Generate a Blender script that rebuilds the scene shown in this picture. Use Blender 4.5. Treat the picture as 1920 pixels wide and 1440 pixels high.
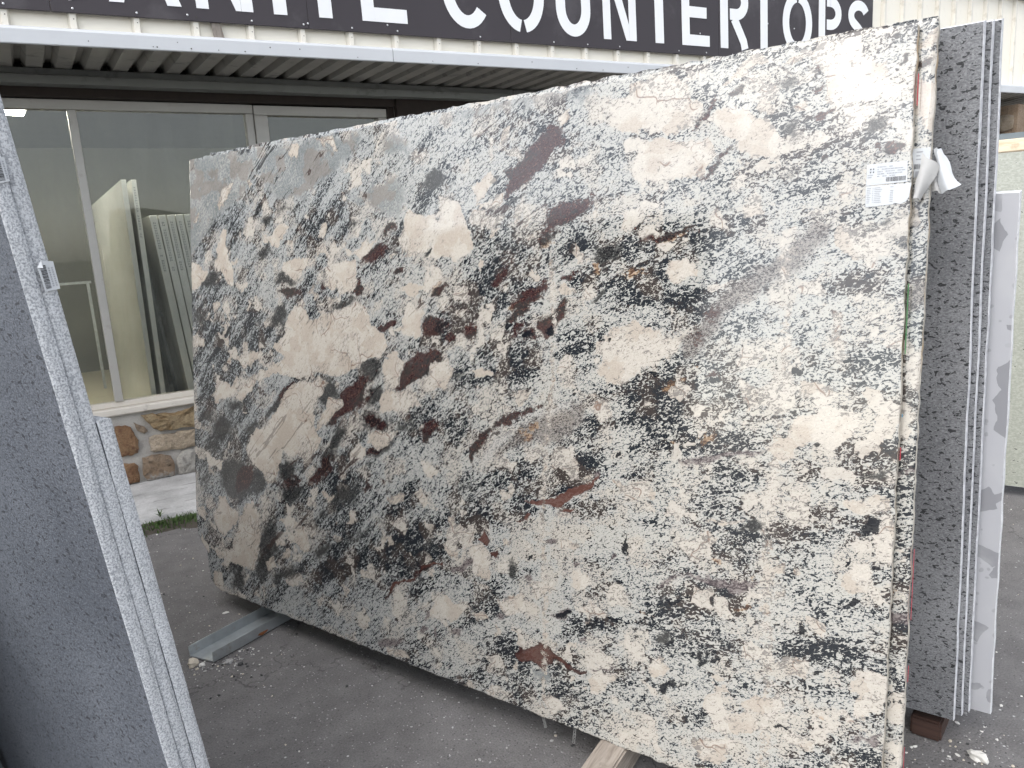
import bpy, bmesh, math, random
import numpy as np
from mathutils import Matrix, Vector
random.seed(7); RNG = np.random.default_rng(11)
for o in list(bpy.data.objects): bpy.data.objects.remove(o)
scene = bpy.context.scene
C = scene.collection

# ---------------------------------------------------------------- camera
CAMR = ((0.8477792241103586, -0.5268138974811823, -0.061135133822743666), (0.15478126913218165, 0.135518235579315, 0.9786100176021603), (-0.507260432019559, -0.8391078150310338, 0.1964304682608449))
cam_d = bpy.data.cameras.new('camera'); cam = bpy.data.objects.new('camera', cam_d); C.objects.link(cam)
cam_d.sensor_width = 36.0; cam_d.lens = 36.0 * 1442 / 1920; cam_d.clip_end = 2000; cam_d.clip_start = 0.02
m = Matrix.Identity(4)
for j in range(3):
    for i in range(3): m[i][j] = CAMR[j][i]
m.translation = (0, 0, 1.6)
cam.matrix_world = m
scene.camera = cam

# ---------------------------------------------------------------- sky, sun, exposure (bright overcast day)
world = bpy.data.worlds.new('World'); scene.world = world; world.use_nodes = True
wt = world.node_tree; wt.nodes.clear()
SUN_EL, SUN_AZ = math.radians(53), math.radians(198)
sky = wt.nodes.new('ShaderNodeTexSky'); sky.sky_type = 'NISHITA'; sky.sun_disc = False
sky.sun_elevation = SUN_EL; sky.sun_rotation = math.radians(90) - SUN_AZ
sky.dust_density = 1.1; sky.air_density = 1.0; sky.ozone_density = 1.0
hs = wt.nodes.new('ShaderNodeHueSaturation'); hs.inputs['Saturation'].default_value = 0.34
bg = wt.nodes.new('ShaderNodeBackground'); bg.inputs['Strength'].default_value = 0.15
wo = wt.nodes.new('ShaderNodeOutputWorld')
wt.links.new(sky.outputs[0], hs.inputs['Color']); wt.links.new(hs.outputs[0], bg.inputs['Color']); wt.links.new(bg.outputs[0], wo.inputs['Surface'])
sd = bpy.data.lights.new('sun', 'SUN'); sd.energy = 1.25; sd.angle = math.radians(68); sd.color = (1.0, 0.97, 0.92)
sun = bpy.data.objects.new('sun', sd); C.objects.link(sun)
sdir = Vector((math.cos(SUN_EL) * math.cos(SUN_AZ), math.cos(SUN_EL) * math.sin(SUN_AZ), math.sin(SUN_EL)))
sun.rotation_euler = (-sdir).to_track_quat('-Z', 'Y').to_euler(); sun.location = (-3, -6, 12)
vs = scene.view_settings
vs.view_transform = 'Standard'; vs.look = 'None'; vs.gamma = 1.0; vs.use_curve_mapping = False
vs.exposure = 1.28
cy = scene.cycles; cy.max_bounces = 5; cy.diffuse_bounces = 3; cy.glossy_bounces = 2; cy.transmission_bounces = 3; cy.transparent_max_bounces = 8
cy.use_adaptive_sampling = True; cy.adaptive_threshold = 0.035; cy.caustics_reflective = False; cy.caustics_refractive = False

# ---------------------------------------------------------------- material helper: node sockets with operators
class V:
    def __init__(s, t, k): s.t = t; s.k = k
    def _m(s, op, b=None, c=None):
        n = s.t.nt.nodes.new('ShaderNodeMath'); n.operation = op
        for i, x in enumerate((s, b, c)):
            if x is not None: s.t.put(n.inputs[i], x)
        return V(s.t, n.outputs[0])
    def __add__(s, b): return s._m('ADD', b)
    __radd__ = __add__
    def __sub__(s, b): return s._m('SUBTRACT', b)
    def __rsub__(s, b): return s.t.c(b)._m('SUBTRACT', s)
    def __mul__(s, b): return s._m('MULTIPLY', b)
    __rmul__ = __mul__
    def __truediv__(s, b): return s._m('DIVIDE', b)
    def max(s, b): return s._m('MAXIMUM', b)
    def min(s, b): return s._m('MINIMUM', b)
    def pow(s, b): return s._m('POWER', b)
    def abs(s): return s._m('ABSOLUTE')
    def smooth(s, lo, hi, a=0.0, b=1.0):
        n = s.t.nt.nodes.new('ShaderNodeMapRange'); n.interpolation_type = 'SMOOTHSTEP'
        for i, x in enumerate((s, lo, hi, a, b)): s.t.put(n.inputs[i], x)
        return V(s.t, n.outputs[0])
    def lin(s, lo, hi, a=0.0, b=1.0):
        n = s.t.nt.nodes.new('ShaderNodeMapRange')
        for i, x in enumerate((s, lo, hi, a, b)): s.t.put(n.inputs[i], x)
        return V(s.t, n.outputs[0])
class T:
    def __init__(s, name):
        s.m = bpy.data.materials.new(name); s.m.use_nodes = True; s.nt = s.m.node_tree; s.nt.nodes.clear()
        s._tc = None
    def put(s, inp, x):
        if isinstance(x, V): s.nt.links.new(x.k, inp)
        elif isinstance(x, (tuple, list)):
            inp.default_value = tuple(x) + (1.0,) if (len(x) == 3 and inp.type == 'RGBA') else tuple(x)
        else: inp.default_value = x
    def c(s, v):
        n = s.nt.nodes.new('ShaderNodeValue'); n.outputs[0].default_value = v; return V(s, n.outputs[0])
    def obj(s):
        if not s._tc: s._tc = s.nt.nodes.new('ShaderNodeTexCoord')
        return V(s, s._tc.outputs['Object'])
    def pos(s): return V(s, s.nt.nodes.new('ShaderNodeNewGeometry').outputs['Position'])
    def rnd(s): return V(s, s.nt.nodes.new('ShaderNodeObjectInfo').outputs['Random'])
    def attr(s, name, out='Color'):
        n = s.nt.nodes.new('ShaderNodeAttribute'); n.attribute_name = name; return V(s, n.outputs[out])
    def sep(s, v):
        n = s.nt.nodes.new('ShaderNodeSeparateColor'); s.put(n.inputs[0], v); return [V(s, n.outputs[i]) for i in range(3)]
    def sepv(s, v):
        n = s.nt.nodes.new('ShaderNodeSeparateXYZ'); s.put(n.inputs[0], v); return [V(s, n.outputs[i]) for i in range(3)]
    def scale(s, v, k, off=(0, 0, 0), rot=(0, 0, 0)):
        n = s.nt.nodes.new('ShaderNodeMapping'); s.put(n.inputs['Vector'], v)
        n.inputs['Scale'].default_value = k if isinstance(k, tuple) else (k, k, k); n.inputs['Location'].default_value = off
        n.inputs['Rotation'].default_value = rot
        return V(s, n.outputs[0])
    def noise(s, v, scale=5.0, detail=3.0, rough=0.55, dist=0.0, col=False, d2=False):
        n = s.nt.nodes.new('ShaderNodeTexNoise')
        if d2: n.noise_dimensions = '2D'
        s.put(n.inputs['Vector'], v); n.inputs['Scale'].default_value = scale
        n.inputs['Detail'].default_value = detail; n.inputs['Roughness'].default_value = rough; n.inputs['Distortion'].default_value = dist
        return V(s, n.outputs['Color' if col else 0])
    def voro(s, v, scale=5.0, feature='F1', out=0, rand=1.0, d2=False):
        n = s.nt.nodes.new('ShaderNodeTexVoronoi')
        if d2: n.voronoi_dimensions = '2D'
        n.feature = feature; s.put(n.inputs['Vector'], v); n.inputs['Scale'].default_value = scale
        n.inputs['Randomness'].default_value = rand
        return V(s, n.outputs[out])
    def mix(s, a, b, f):
        n = s.nt.nodes.new('ShaderNodeMix'); n.data_type = 'RGBA'; n.clamp_factor = True
        s.put(n.inputs[0], f); s.put(n.inputs[6], a); s.put(n.inputs[7], b); return V(s, n.outputs[2])
    def mul(s, a, f):
        n = s.nt.nodes.new('ShaderNodeVectorMath'); n.operation = 'SCALE'; s.put(n.inputs[0], a); s.put(n.inputs['Scale'], f); return V(s, n.outputs[0])
    def vadd(s, a, b):
        n = s.nt.nodes.new('ShaderNodeVectorMath'); n.operation = 'ADD'; s.put(n.inputs[0], a); s.put(n.inputs[1], b); return V(s, n.outputs[0])
    def bump(s, h, strength=0.3, dist=0.01):
        n = s.nt.nodes.new('ShaderNodeBump'); n.inputs['Strength'].default_value = strength; n.inputs['Distance'].default_value = dist
        s.put(n.inputs['Height'], h); return V(s, n.outputs[0])
    def out(s, color, rough=0.6, metal=0.0, normal=None, spec=None, emis=None, es=0.0, coat=None):
        p = s.nt.nodes.new('ShaderNodeBsdfPrincipled'); s.put(p.inputs['Base Color'], color); s.put(p.inputs['Roughness'], rough); s.put(p.inputs['Metallic'], metal)
        if normal is not None: s.put(p.inputs['Normal'], normal)
        if spec is not None: s.put(p.inputs['Specular IOR Level'], spec)
        if emis is not None: s.put(p.inputs['Emission Color'], emis); p.inputs['Emission Strength'].default_value = es
        o = s.nt.nodes.new('ShaderNodeOutputMaterial'); s.nt.links.new(p.outputs[0], o.inputs['Surface']); return s.m

# ---------------------------------------------------------------- geometry helpers
def thing(name, label, cat, loc=(0, 0, 0), M=None, group=None, kind=None):
    o = bpy.data.objects.new(name, None); C.objects.link(o); o.empty_display_size = 0.1
    if M is not None: o.matrix_world = M
    else: o.location = loc
    return tag(o, label, cat, group, kind)
def tag(o, label=None, cat=None, group=None, kind=None):
    if label: o['label'] = label
    if cat: o['category'] = cat
    if group: o['group'] = group
    if kind: o['kind'] = kind
    return o
def link(name, me, parent=None, loc=None, M=None):
    o = bpy.data.objects.new(name, me); C.objects.link(o)
    if parent is not None: o.parent = parent
    if M is not None: o.matrix_local = M
    elif loc is not None: o.location = loc
    return o
def mesh(name, Vs, Fs, mats, idx=None, smooth=False):
    me = bpy.data.meshes.new(name); me.from_pydata([tuple(map(float, v)) for v in Vs], [], [list(f) for f in Fs])
    for mt in (mats if isinstance(mats, (list, tuple)) else [mats]): me.materials.append(mt)
    if idx is not None: me.polygons.foreach_set('material_index', idx)
    if smooth: me.polygons.foreach_set('use_smooth', [True] * len(me.polygons))
    me.update(); return me
def bm_mesh(name, bm, mats, smooth=False):
    me = bpy.data.meshes.new(name); bmesh.ops.recalc_face_normals(bm, faces=bm.faces[:]); bm.to_mesh(me); bm.free()
    for mt in (mats if isinstance(mats, (list, tuple)) else [mats]): me.materials.append(mt)
    if smooth: me.polygons.foreach_set('use_smooth', [True] * len(me.polygons))
    return me
def box_me(name, lo, hi, mat, bev=0.0, seg=1):
    bm = bmesh.new()
    x0, y0, z0 = lo; x1, y1, z1 = hi
    vs_ = [bm.verts.new(p) for p in ((x0, y0, z0), (x1, y0, z0), (x1, y1, z0), (x0, y1, z0), (x0, y0, z1), (x1, y0, z1), (x1, y1, z1), (x0, y1, z1))]
    for f in ((0, 3, 2, 1), (4, 5, 6, 7), (0, 1, 5, 4), (1, 2, 6, 5), (2, 3, 7, 6), (3, 0, 4, 7)): bm.faces.new([vs_[i] for i in f])
    if bev > 0: bmesh.ops.bevel(bm, geom=bm.edges[:], offset=bev, segments=seg, affect='EDGES')
    return bm_mesh(name, bm, mat)
def box(name, lo, hi, mat, parent=None, bev=0.0, seg=1, loc=None):
    return link(name, box_me(name, lo, hi, mat, bev, seg), parent, loc)
def prism_me(name, pts, y0, y1, mat, bev=0.0):
    """2D outline in x,z extruded along y from y0 (front) to y1"""
    bm = bmesh.new(); f = bm.faces.new([bm.verts.new((x, y0, z)) for x, z in pts])
    r = bmesh.ops.extrude_face_region(bm, geom=[f]); bmesh.ops.translate(bm, vec=(0, y1 - y0, 0), verts=[v for v in r['geom'] if isinstance(v, bmesh.types.BMVert)])
    if bev: bmesh.ops.bevel(bm, geom=[e for e in bm.edges if abs(e.verts[0].co.y - y0) < 1e-6 and abs(e.verts[1].co.y - y0) < 1e-6], offset=bev, segments=1, affect='EDGES')
    return bm_mesh(name, bm, mat)
def prism_x(name, prof, x0, x1, mat, parent=None, zt=None, loc=None):
    """profile in y,z swept along x; zt(x) lifts the ends"""
    n = len(prof); zt = zt or (lambda x: 0)
    Vs = [(x0, y, z + zt(x0)) for y, z in prof] + [(x1, y, z + zt(x1)) for y, z in prof]
    Fs = [(i, (i + 1) % n, n + (i + 1) % n, n + i) for i in range(n)] + [tuple(range(n))[::-1], tuple(range(n, 2 * n))]
    bm = bmesh.new(); vv = [bm.verts.new(p) for p in Vs]
    for f in Fs: bm.faces.new([vv[i] for i in f])
    return link(name, bm_mesh(name, bm, mat), parent, loc)
def rock_me(name, r, mat, seed, sub=1, flat=0.6):
    rr = random.Random(seed); bm = bmesh.new(); bmesh.ops.create_icosphere(bm, subdivisions=sub, radius=r)
    for v in bm.verts: v.co *= rr.uniform(0.65, 1.2); v.co.z *= flat
    return bm_mesh(name, bm, mat)
def vnoise(x, y, seed=0):
    """smooth 2D value noise, numpy, range 0..1"""
    g = np.random.default_rng(seed).random((256, 256)); xi = np.floor(x).astype(int); yi = np.floor(y).astype(int); fx = x - xi; fy = y - yi
    fx = fx * fx * (3 - 2 * fx); fy = fy * fy * (3 - 2 * fy); a = lambda i, j: g[(xi + i) % 256, (yi + j) % 256]
    return (a(0, 0) * (1 - fx) + a(1, 0) * fx) * (1 - fy) + (a(0, 1) * (1 - fx) + a(1, 1) * fx) * fy
def fbm(x, y, seed=0, oct=4):
    r = 0; w = 0.5
    for k in range(oct): r = r + w * vnoise(x * 2 ** k, y * 2 ** k, seed + k); w *= 0.5
    return r
# ---------------------------------------------------------------- materials
MAT = {}
def simple(name, col, rough=0.6, metal=0.0, var=0.12, scale=8.0, bump=0.0, bscale=60.0, stain=None, spec=None):
    t = T(name); p = t.obj(); n = t.noise(p, scale, 5, 0.6); c = t.mul(t.mix(col, col, 0.5), n.lin(0.25, 0.75, 1 - var, 1 + var))
    if stain: s = t.noise(p, stain[1], 6, 0.65); c = t.mix(c, stain[0], s.smooth(stain[2], stain[2] + 0.12) * stain[3])
    nb = t.bump(t.noise(p, bscale, 4, 0.6), bump, 0.004) if bump else None
    MAT[name] = t.out(c, rough, metal, nb, spec); return MAT[name]

def granite_mat():
    t = T('granite_polished'); fl = t.attr('flow', 'Vector'); L = [t.sep(t.attr('lay%d' % k)) for k in (1, 2, 3, 4, 5, 6)]
    (cream, grey, burg), (olive, dens, black), (rust, viol, white), (umber, mauve, tint), (mid, fC, hue), (vein, vein2, _z) = L
    cmb = t.nt.nodes.new('ShaderNodeCombineXYZ'); x_, y_, z_ = t.sepv(t.obj()); t.put(cmb.inputs[0], x_); t.put(cmb.inputs[1], z_); st = V(t, cmb.outputs[0])
    edge = t.noise(st, 48, 3, 0.65, d2=True)
    fA = t.noise(t.scale(fl, (62, 100, 1)), 1.0, 2, 0.6, 0.9, d2=True)
    fB = t.noise(t.scale(fl, (165, 250, 1), (7.3, 2.1, 0)), 1.0, 2, 0.65, 0.6, d2=True)
    wob = (edge - 0.5) * 1.1 + (fB - 0.5) * 0.55
    d = dens + (mid - 0.5) * 0.2 + (fC - 0.5) * 0.72
    sp = fA * 0.58 + fB * 0.42
    # pale ground between the specks: grey-white, greenish or warm grains
    ground = t.mix((0.40, 0.413, 0.405), (0.55, 0.522, 0.462), tint + (fA - 0.5) * 0.8)
    ground = t.mix(ground, (0.57, 0.495, 0.405), (hue * 0.5 + fA * 0.3 + (1.0 - fB) * 0.2 - (d - 0.4) * 0.12).smooth(0.50, 0.58) * 0.4)
    ground = t.mix(ground, (0.205, 0.235, 0.26), (sp + (d - 0.46) * 0.16).smooth(0.465, 0.55) * 0.76)
    ground = t.mix(ground, (0.10, 0.105, 0.11), (fB * 0.75 + edge * 0.25).smooth(0.575, 0.615) * 0.75)
    spk = (sp + ((d - 0.44) * 0.25).max(-0.04)).smooth(0.528, 0.566)
    inkc = t.mix((0.010, 0.013, 0.018), (0.045, 0.033, 0.028), (hue + (fB - 0.5)).smooth(0.48, 0.62))
    c = t.mix(ground, inkc, spk * 0.95)
    # smooth grey zones of the upper left
    om = (olive + wob * 0.5).smooth(0.36, 0.66)
    oc = t.mix((0.135, 0.15, 0.145), (0.30, 0.315, 0.315), fB.smooth(0.36, 0.62))
    oc = t.mix(oc, (0.50, 0.49, 0.455), (sp + (mid - 0.5) * 0.2).smooth(0.54, 0.60) * 0.75)
    oc = t.mix(oc, (0.23, 0.185, 0.155), hue.smooth(0.52, 0.66) * 0.5)
    c = t.mix(c, oc, om * 0.85)
    wm = (white + wob * 0.35).smooth(0.3, 0.7); c = t.mix(c, t.mix((0.55, 0.52, 0.475), (0.27, 0.27, 0.265), fB.smooth(0.52, 0.62)), wm * 0.8)
    mm = (mauve + wob * 0.5).smooth(0.3, 0.75); c = t.mix(c, t.mix((0.27, 0.235, 0.21), (0.06, 0.05, 0.046), fB.smooth(0.44, 0.58)), mm * 0.72)
    gm = (grey + wob * 0.7 + (fC - 0.5) * 0.4).smooth(0.26, 0.72)
    gc = t.mix((0.010, 0.0105, 0.012), (0.052, 0.051, 0.048), (sp + (mid - 0.5) * 0.3).smooth(0.40, 0.60))
    gc = t.mix(gc, (0.30, 0.30, 0.28), fB.smooth(0.59, 0.65) * 0.5)
    c = t.mix(c, gc, gm * 0.93)
    vm = (viol + wob * 0.6).smooth(0.34, 0.64)
    c = t.mix(c, t.mix((0.21, 0.175, 0.17), (0.085, 0.066, 0.068), sp.smooth(0.42, 0.58)), vm * 0.84)
    rm = (rust + wob * 1.0).smooth(0.4, 0.66); c = t.mix(c, t.mix((0.46, 0.30, 0.17), (0.14, 0.07, 0.04), fA.smooth(0.42, 0.58)), rm * 0.65)
    bm_ = (burg + wob * 0.7 + (fC - 0.5) * 0.4).smooth(0.34, 0.60)
    bc = t.mix((0.009, 0.006, 0.007), (0.048, 0.018, 0.018), (fA * 0.7 + fC * 0.3).smooth(0.42, 0.58))
    bc = t.mix(bc, (0.28, 0.17, 0.13), (fB * 0.7 + fA * 0.3).smooth(0.57, 0.63) * 0.6)
    c = t.mix(c, bc, bm_ * 0.92)
    um = (umber + wob * 0.3).smooth(0.4, 0.6); c = t.mix(c, t.mix((0.05, 0.019, 0.016), (0.125, 0.055, 0.042), (mid * 0.4 + fB * 0.3 + umber * 0.3).smooth(0.42, 0.66)), um * 0.92)
    # cream feldspar patches with hairline cracks and few specks
    wv = t.vadd(st, t.mul(t.noise(st, 7, 2, 0.6, col=True, d2=True), 0.16))
    fv = t.vadd(st, t.mul(t.noise(st, 30, 2, 0.6, col=True, d2=True), 0.03))
    fr = t.sep(t.voro(fv, 21.0, 'F1', 1, d2=True)); frag = (fr[0] + (hue - 0.5) * 0.9 + (dens - 0.4) * 0.12).smooth(0.95, 0.99) * (1.0 - ((olive + grey + burg + umber + viol + mauve + white) * 1.6).min(1.0))
    cm = ((cream + (edge - 0.5) * 0.7 + (fB - 0.5) * 0.5).smooth(0.45, 0.54)).max(frag * 0.9)
    cc = t.mix((0.535, 0.47, 0.395), (0.61, 0.56, 0.49), (hue * 0.6 + fr[1] * 0.4).smooth(0.3, 0.66))
    cc = t.mul(cc, fB.lin(0.3, 0.7, 0.86, 1.10))
    crack = t.voro(wv, 6.0, 'DISTANCE_TO_EDGE', d2=True).smooth(0.0, 0.02, 1.0, 0.0) * mid.smooth(0.44, 0.56)
    cc = t.mix(cc, (0.17, 0.085, 0.055), crack * 0.8)
    csp = (sp + (mid - 0.5) * 0.14 - (cream.max(frag * 0.75) - 0.8) * 0.14).smooth(0.552, 0.59)
    cc = t.mix(cc, t.mix((0.07, 0.06, 0.058), (0.24, 0.22, 0.20), fA.smooth(0.45, 0.6)), csp * 0.88)
    c = t.mix(c, cc, cm)
    vv_ = (vein + wob * 0.55).smooth(0.42, 0.62); c = t.mix(c, t.mix((0.018, 0.018, 0.02), (0.05, 0.028, 0.024), hue.smooth(0.45, 0.6)), vv_ * (0.8 - cm * 0.35))
    km = (black + wob * 1.1).smooth(0.42, 0.62); c = t.mix(c, (0.010, 0.012, 0.016), km * 0.95)
    hgt = t.noise(st, 14, 2, 0.5, d2=True)
    MAT['granite'] = t.out(t.mul(c, 0.80), mid.lin(0.3, 0.7, 0.08, 0.17), 0.0, t.bump(hgt, 0.05, 0.004), 0.75)
granite_mat()

def edge_mat(name, c1, c2, k=120, stain=None):
    t = T(name); p = t.obj(); n = t.noise(p, k, 4, 0.65); c = t.mix(c1, c2, n.smooth(0.4, 0.62))
    if stain: c = t.mix(c, stain, t.noise(t.scale(p, (1, 1, 0.5)), 9, 4, 0.6).smooth(0.52, 0.66) * 0.75)
    MAT[name] = t.out(c, 0.75, 0, t.bump(t.noise(p, 160, 4, 0.7), 0.6, 0.004)); return MAT[name]
edge_mat('granite_edge', (0.62, 0.57, 0.48), (0.42, 0.38, 0.32), 90, (0.42, 0.27, 0.12))
edge_mat('grey_edge', (0.56, 0.57, 0.585), (0.27, 0.28, 0.295), 300)
edge_mat('pale_edge', (0.66, 0.66, 0.67), (0.5, 0.5, 0.52), 60)
edge_mat('white_edge', (0.72, 0.72, 0.72), (0.6, 0.6, 0.61), 60)

def speckled(name, base1, base2, ink, dens, rough, stretch=(60, 60, 100), back=0.0, rot=0.5):
    t = T(name); p = t.obj(); q = t.scale(p, stretch, (0, 0, 0), (0, rot, 0))
    a = t.noise(q, 1.0, 3, 0.6, 0.5); b = t.noise(t.scale(p, tuple(2.3 * s for s in stretch)), 1.0, 3, 0.6); g = t.noise(p, 1.6, 4, 0.6)
    c = t.mix(base1, base2, (b * 0.6 + a * 0.4 + (g - 0.5) * 0.3).smooth(0.40, 0.62))
    c = t.mix(c, ink, (a * 0.72 + b * 0.28).smooth(dens, dens + 0.035) * 0.93)
    MAT[name] = t.out(c, rough, 0, t.bump(b, 0.12, 0.003)); return MAT[name]
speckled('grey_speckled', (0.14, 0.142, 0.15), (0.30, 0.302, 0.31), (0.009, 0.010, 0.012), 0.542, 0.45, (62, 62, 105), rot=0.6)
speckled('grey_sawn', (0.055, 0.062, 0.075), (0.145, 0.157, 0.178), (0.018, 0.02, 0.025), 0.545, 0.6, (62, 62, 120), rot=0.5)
speckled('green_granite', (0.27, 0.28, 0.235), (0.36, 0.365, 0.315), (0.05, 0.05, 0.045), 0.615, 0.35, (30, 30, 50))
def quartz():
    t = T('quartz'); p = t.obj(); w = t.vadd(p, t.mul(t.noise(p, 18, 2, 0.5, col=True), 0.03))
    r = t.sep(t.voro(t.scale(w, (1, 1, 0.8)), 19.0, 'F1', 1))[0]; chip = r.smooth(0.73, 0.745)
    c2 = t.voro(w, 45.0, 'F1', 0).smooth(0.24, 0.32, 1, 0) * t.sep(t.voro(w, 45.0, 'F1', 1))[0].smooth(0.72, 0.76)
    c = t.mix((0.45, 0.45, 0.47), (0.25, 0.25, 0.265), (chip * 0.85).max(c2 * 0.5))
    c = t.mix(c, (0.50, 0.50, 0.51), t.noise(p, 6, 4).smooth(0.5, 0.7) * 0.5)
    MAT['quartz'] = t.out(c, 0.35)
quartz()

def asphalt():
    t = T('asphalt'); p = t.pos(); n1 = t.noise(p, 1.1, 5, 0.6); n2 = t.noise(p, 160, 3, 0.7); n3 = t.noise(p, 8, 5, 0.65)
    c = t.mix((0.112, 0.106, 0.104), (0.17, 0.162, 0.159), (n1 * 0.5 + n3 * 0.5).smooth(0.34, 0.66))
    c = t.mul(c, n2.lin(0.3, 0.7, 0.72, 1.28))
    c = t.mix(c, (0.06, 0.055, 0.052), t.noise(p, 2.6, 6, 0.7).smooth(0.60, 0.72) * 0.55)
    sp = t.voro(p, 95, 'F1', 0); sr = t.sep(t.voro(p, 95, 'F1', 1))
    c = t.mix(c, (0.40, 0.39, 0.385), sp.smooth(0.20, 0.30, 1, 0) * sr[0].smooth(0.80, 0.84) * 0.7)
    c = t.mix(c, (0.05, 0.048, 0.048), sp.smooth(0.24, 0.34, 1, 0) * sr[1].smooth(0.78, 0.82) * 0.7)
    s2 = t.voro(p, 24, 'F1', 0); r2 = t.sep(t.voro(p, 24, 'F1', 1))
    c = t.mix(c, (0.55, 0.54, 0.53), s2.smooth(0.07, 0.11, 1, 0) * r2[0].smooth(0.62, 0.66) * 0.85)
    w = t.vadd(p, t.mul(t.noise(p, 3, 4, 0.65, col=True), 0.55))
    cr = t.voro(t.scale(w, 1.0, (0.37, 0.15, 0)), 0.55, 'DISTANCE_TO_EDGE').smooth(0.0, 0.003, 1, 0)
    c = t.mix(c, (0.05, 0.047, 0.046), cr * 0.6)
    h = n2 * 0.5 + sp.smooth(0.1, 0.5) * 0.5 - cr * 1.5
    MAT['asphalt'] = t.out(c, 0.85, 0, t.bump(h, 0.55, 0.006))
asphalt()
def concrete():
    t = T('concrete'); p = t.pos(); a = t.noise(p, 3, 6, 0.65); b = t.noise(p, 90, 4, 0.65); st = t.noise(t.scale(p, (4, 16, 1)), 1.0, 5, 0.6)
    c = t.mix((0.36, 0.355, 0.35), (0.52, 0.515, 0.51), a.smooth(0.34, 0.62)); c = t.mul(c, b.lin(0.3, 0.7, 0.85, 1.12))
    c = t.mix(c, (0.17, 0.165, 0.155), st.smooth(0.57, 0.68) * 0.6)
    MAT['concrete'] = t.out(c, 0.85, 0, t.bump(b + a * 2, 0.35, 0.006))
concrete()
def mortar():
    t = T('mortar'); p = t.obj(); a = t.noise(p, 5, 5, 0.6); b = t.noise(p, 130, 4, 0.65)
    c = t.mix((0.33, 0.31, 0.285), (0.44, 0.42, 0.385), a.smooth(0.35, 0.65)); c = t.mul(c, b.lin(0.3, 0.7, 0.88, 1.1))
    MAT['mortar'] = t.out(c, 0.9, 0, t.bump(b + a * 3, 0.4, 0.006))
mortar()
def stone(name, c1, c2, c3, wh=0.0):
    t = T(name); p = t.vadd(t.obj(), t.mul(t.mix((0, 0, 0), (9, 7, 5), t.rnd()), 1.0)); a = t.noise(p, 7, 6, 0.65, 0.6); b = t.noise(p, 28, 5, 0.7); k = t.noise(p, 90, 4, 0.7)
    c = t.mix(c1, c2, a.smooth(0.36, 0.62)); c = t.mix(c, c3, b.smooth(0.5, 0.66) * 0.65); c = t.mul(c, k.lin(0.3, 0.7, 0.8, 1.15))
    if wh:
        z = t.sepv(t.pos())[2]; c = t.mix(c, (0.52, 0.5, 0.48), ((b * 0.7 + 0.15) - z * 3.4).smooth(0.15, 0.4) * wh)
    MAT[name] = t.out(c, 0.8, 0, t.bump(a * 2 + b * 1.8 + k * 1.0, 1.0, 0.022))
stone('stone_ochre', (0.36, 0.235, 0.11), (0.46, 0.35, 0.21), (0.24, 0.15, 0.08))
stone('stone_rust', (0.25, 0.13, 0.065), (0.35, 0.215, 0.115), (0.15, 0.045, 0.03))
stone('stone_tan', (0.50, 0.40, 0.29), (0.56, 0.47, 0.37), (0.33, 0.27, 0.21))
stone('stone_brown', (0.29, 0.20, 0.13), (0.36, 0.27, 0.19), (0.2, 0.15, 0.11), 0.9)
stone('stone_pale', (0.46, 0.43, 0.39), (0.55, 0.52, 0.47), (0.22, 0.20, 0.19))
simple('cream_metal', (0.86, 0.81, 0.70), 0.45, 0.0, 0.03, 3, 0, stain=((0.5, 0.44, 0.33), 5, 0.58, 0.35))
simple('rib_metal', (0.70, 0.66, 0.58), 0.45, 0.0, 0.05, 3, 0, stain=((0.42, 0.37, 0.29), 9, 0.55, 0.4))
simple('white_metal', (0.55, 0.56, 0.575), 0.32, 0.0, 0.04, 2.5, 0.05, 12, stain=((0.52, 0.53, 0.55), 4, 0.56, 0.5))
simple('deck_metal', (0.37, 0.36, 0.325), 0.55, 0.0, 0.12, 4, 0.05, 30, stain=((0.12, 0.115, 0.10), 7, 0.55, 0.55))
simple('beam_metal', (0.22, 0.23, 0.215), 0.5, 0.0, 0.1, 3, 0.05, 30, stain=((0.1, 0.1, 0.095), 8, 0.56, 0.5))
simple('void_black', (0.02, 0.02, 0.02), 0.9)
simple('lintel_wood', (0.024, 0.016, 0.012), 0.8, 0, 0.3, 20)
simple('frame_metal', (0.40, 0.385, 0.355), 0.45, 0.2, 0.06, 6, stain=((0.24, 0.2, 0.17), 6, 0.57, 0.45))
simple('sill_paint', (0.60, 0.555, 0.49), 0.75, 0, 0.08, 6, 0.2, 60, stain=((0.36, 0.32, 0.28), 11, 0.56, 0.6))
simple('sign_dark', (0.036, 0.029, 0.034), 0.6, 0.0, 0.10, 2.0, 0.03, 15, stain=((0.085, 0.077, 0.082), 1.5, 0.5, 0.5))
simple('sign_white', (0.80, 0.80, 0.80), 0.4, 0.0, 0.03, 4, stain=((0.62, 0.6, 0.6), 3.2, 0.6, 0.4))
simple('screw_metal', (0.6, 0.6, 0.6), 0.35, 0.7, 0.1)
simple('screw_dark', (0.06, 0.05, 0.045), 0.6, 0.3, 0.1)
simple('paper', (0.50, 0.515, 0.53), 0.7, 0, 0.02, 20)
simple('paper_back', (0.38, 0.375, 0.365), 0.75, 0, 0.06, 30, 0.2, 60)
simple('ink', (0.04, 0.04, 0.045), 0.8); simple('ink_grey', (0.30, 0.31, 0.33), 0.8); simple('ink_dim', (0.50, 0.52, 0.55), 0.8)
simple('galvanised', (0.50, 0.53, 0.54), 0.42, 0.75, 0.2, 14, 0.08, 30, stain=((0.34, 0.29, 0.23), 16, 0.57, 0.5))
simple('rust_metal', (0.26, 0.10, 0.04), 0.85, 0.1, 0.3, 40, 0.4, 90)
simple('crayon_red', (0.62, 0.06, 0.08), 0.7); simple('crayon_green', (0.10, 0.30, 0.11), 0.7); simple('crayon_blue', (0.05, 0.26, 0.42), 0.7)
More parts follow.
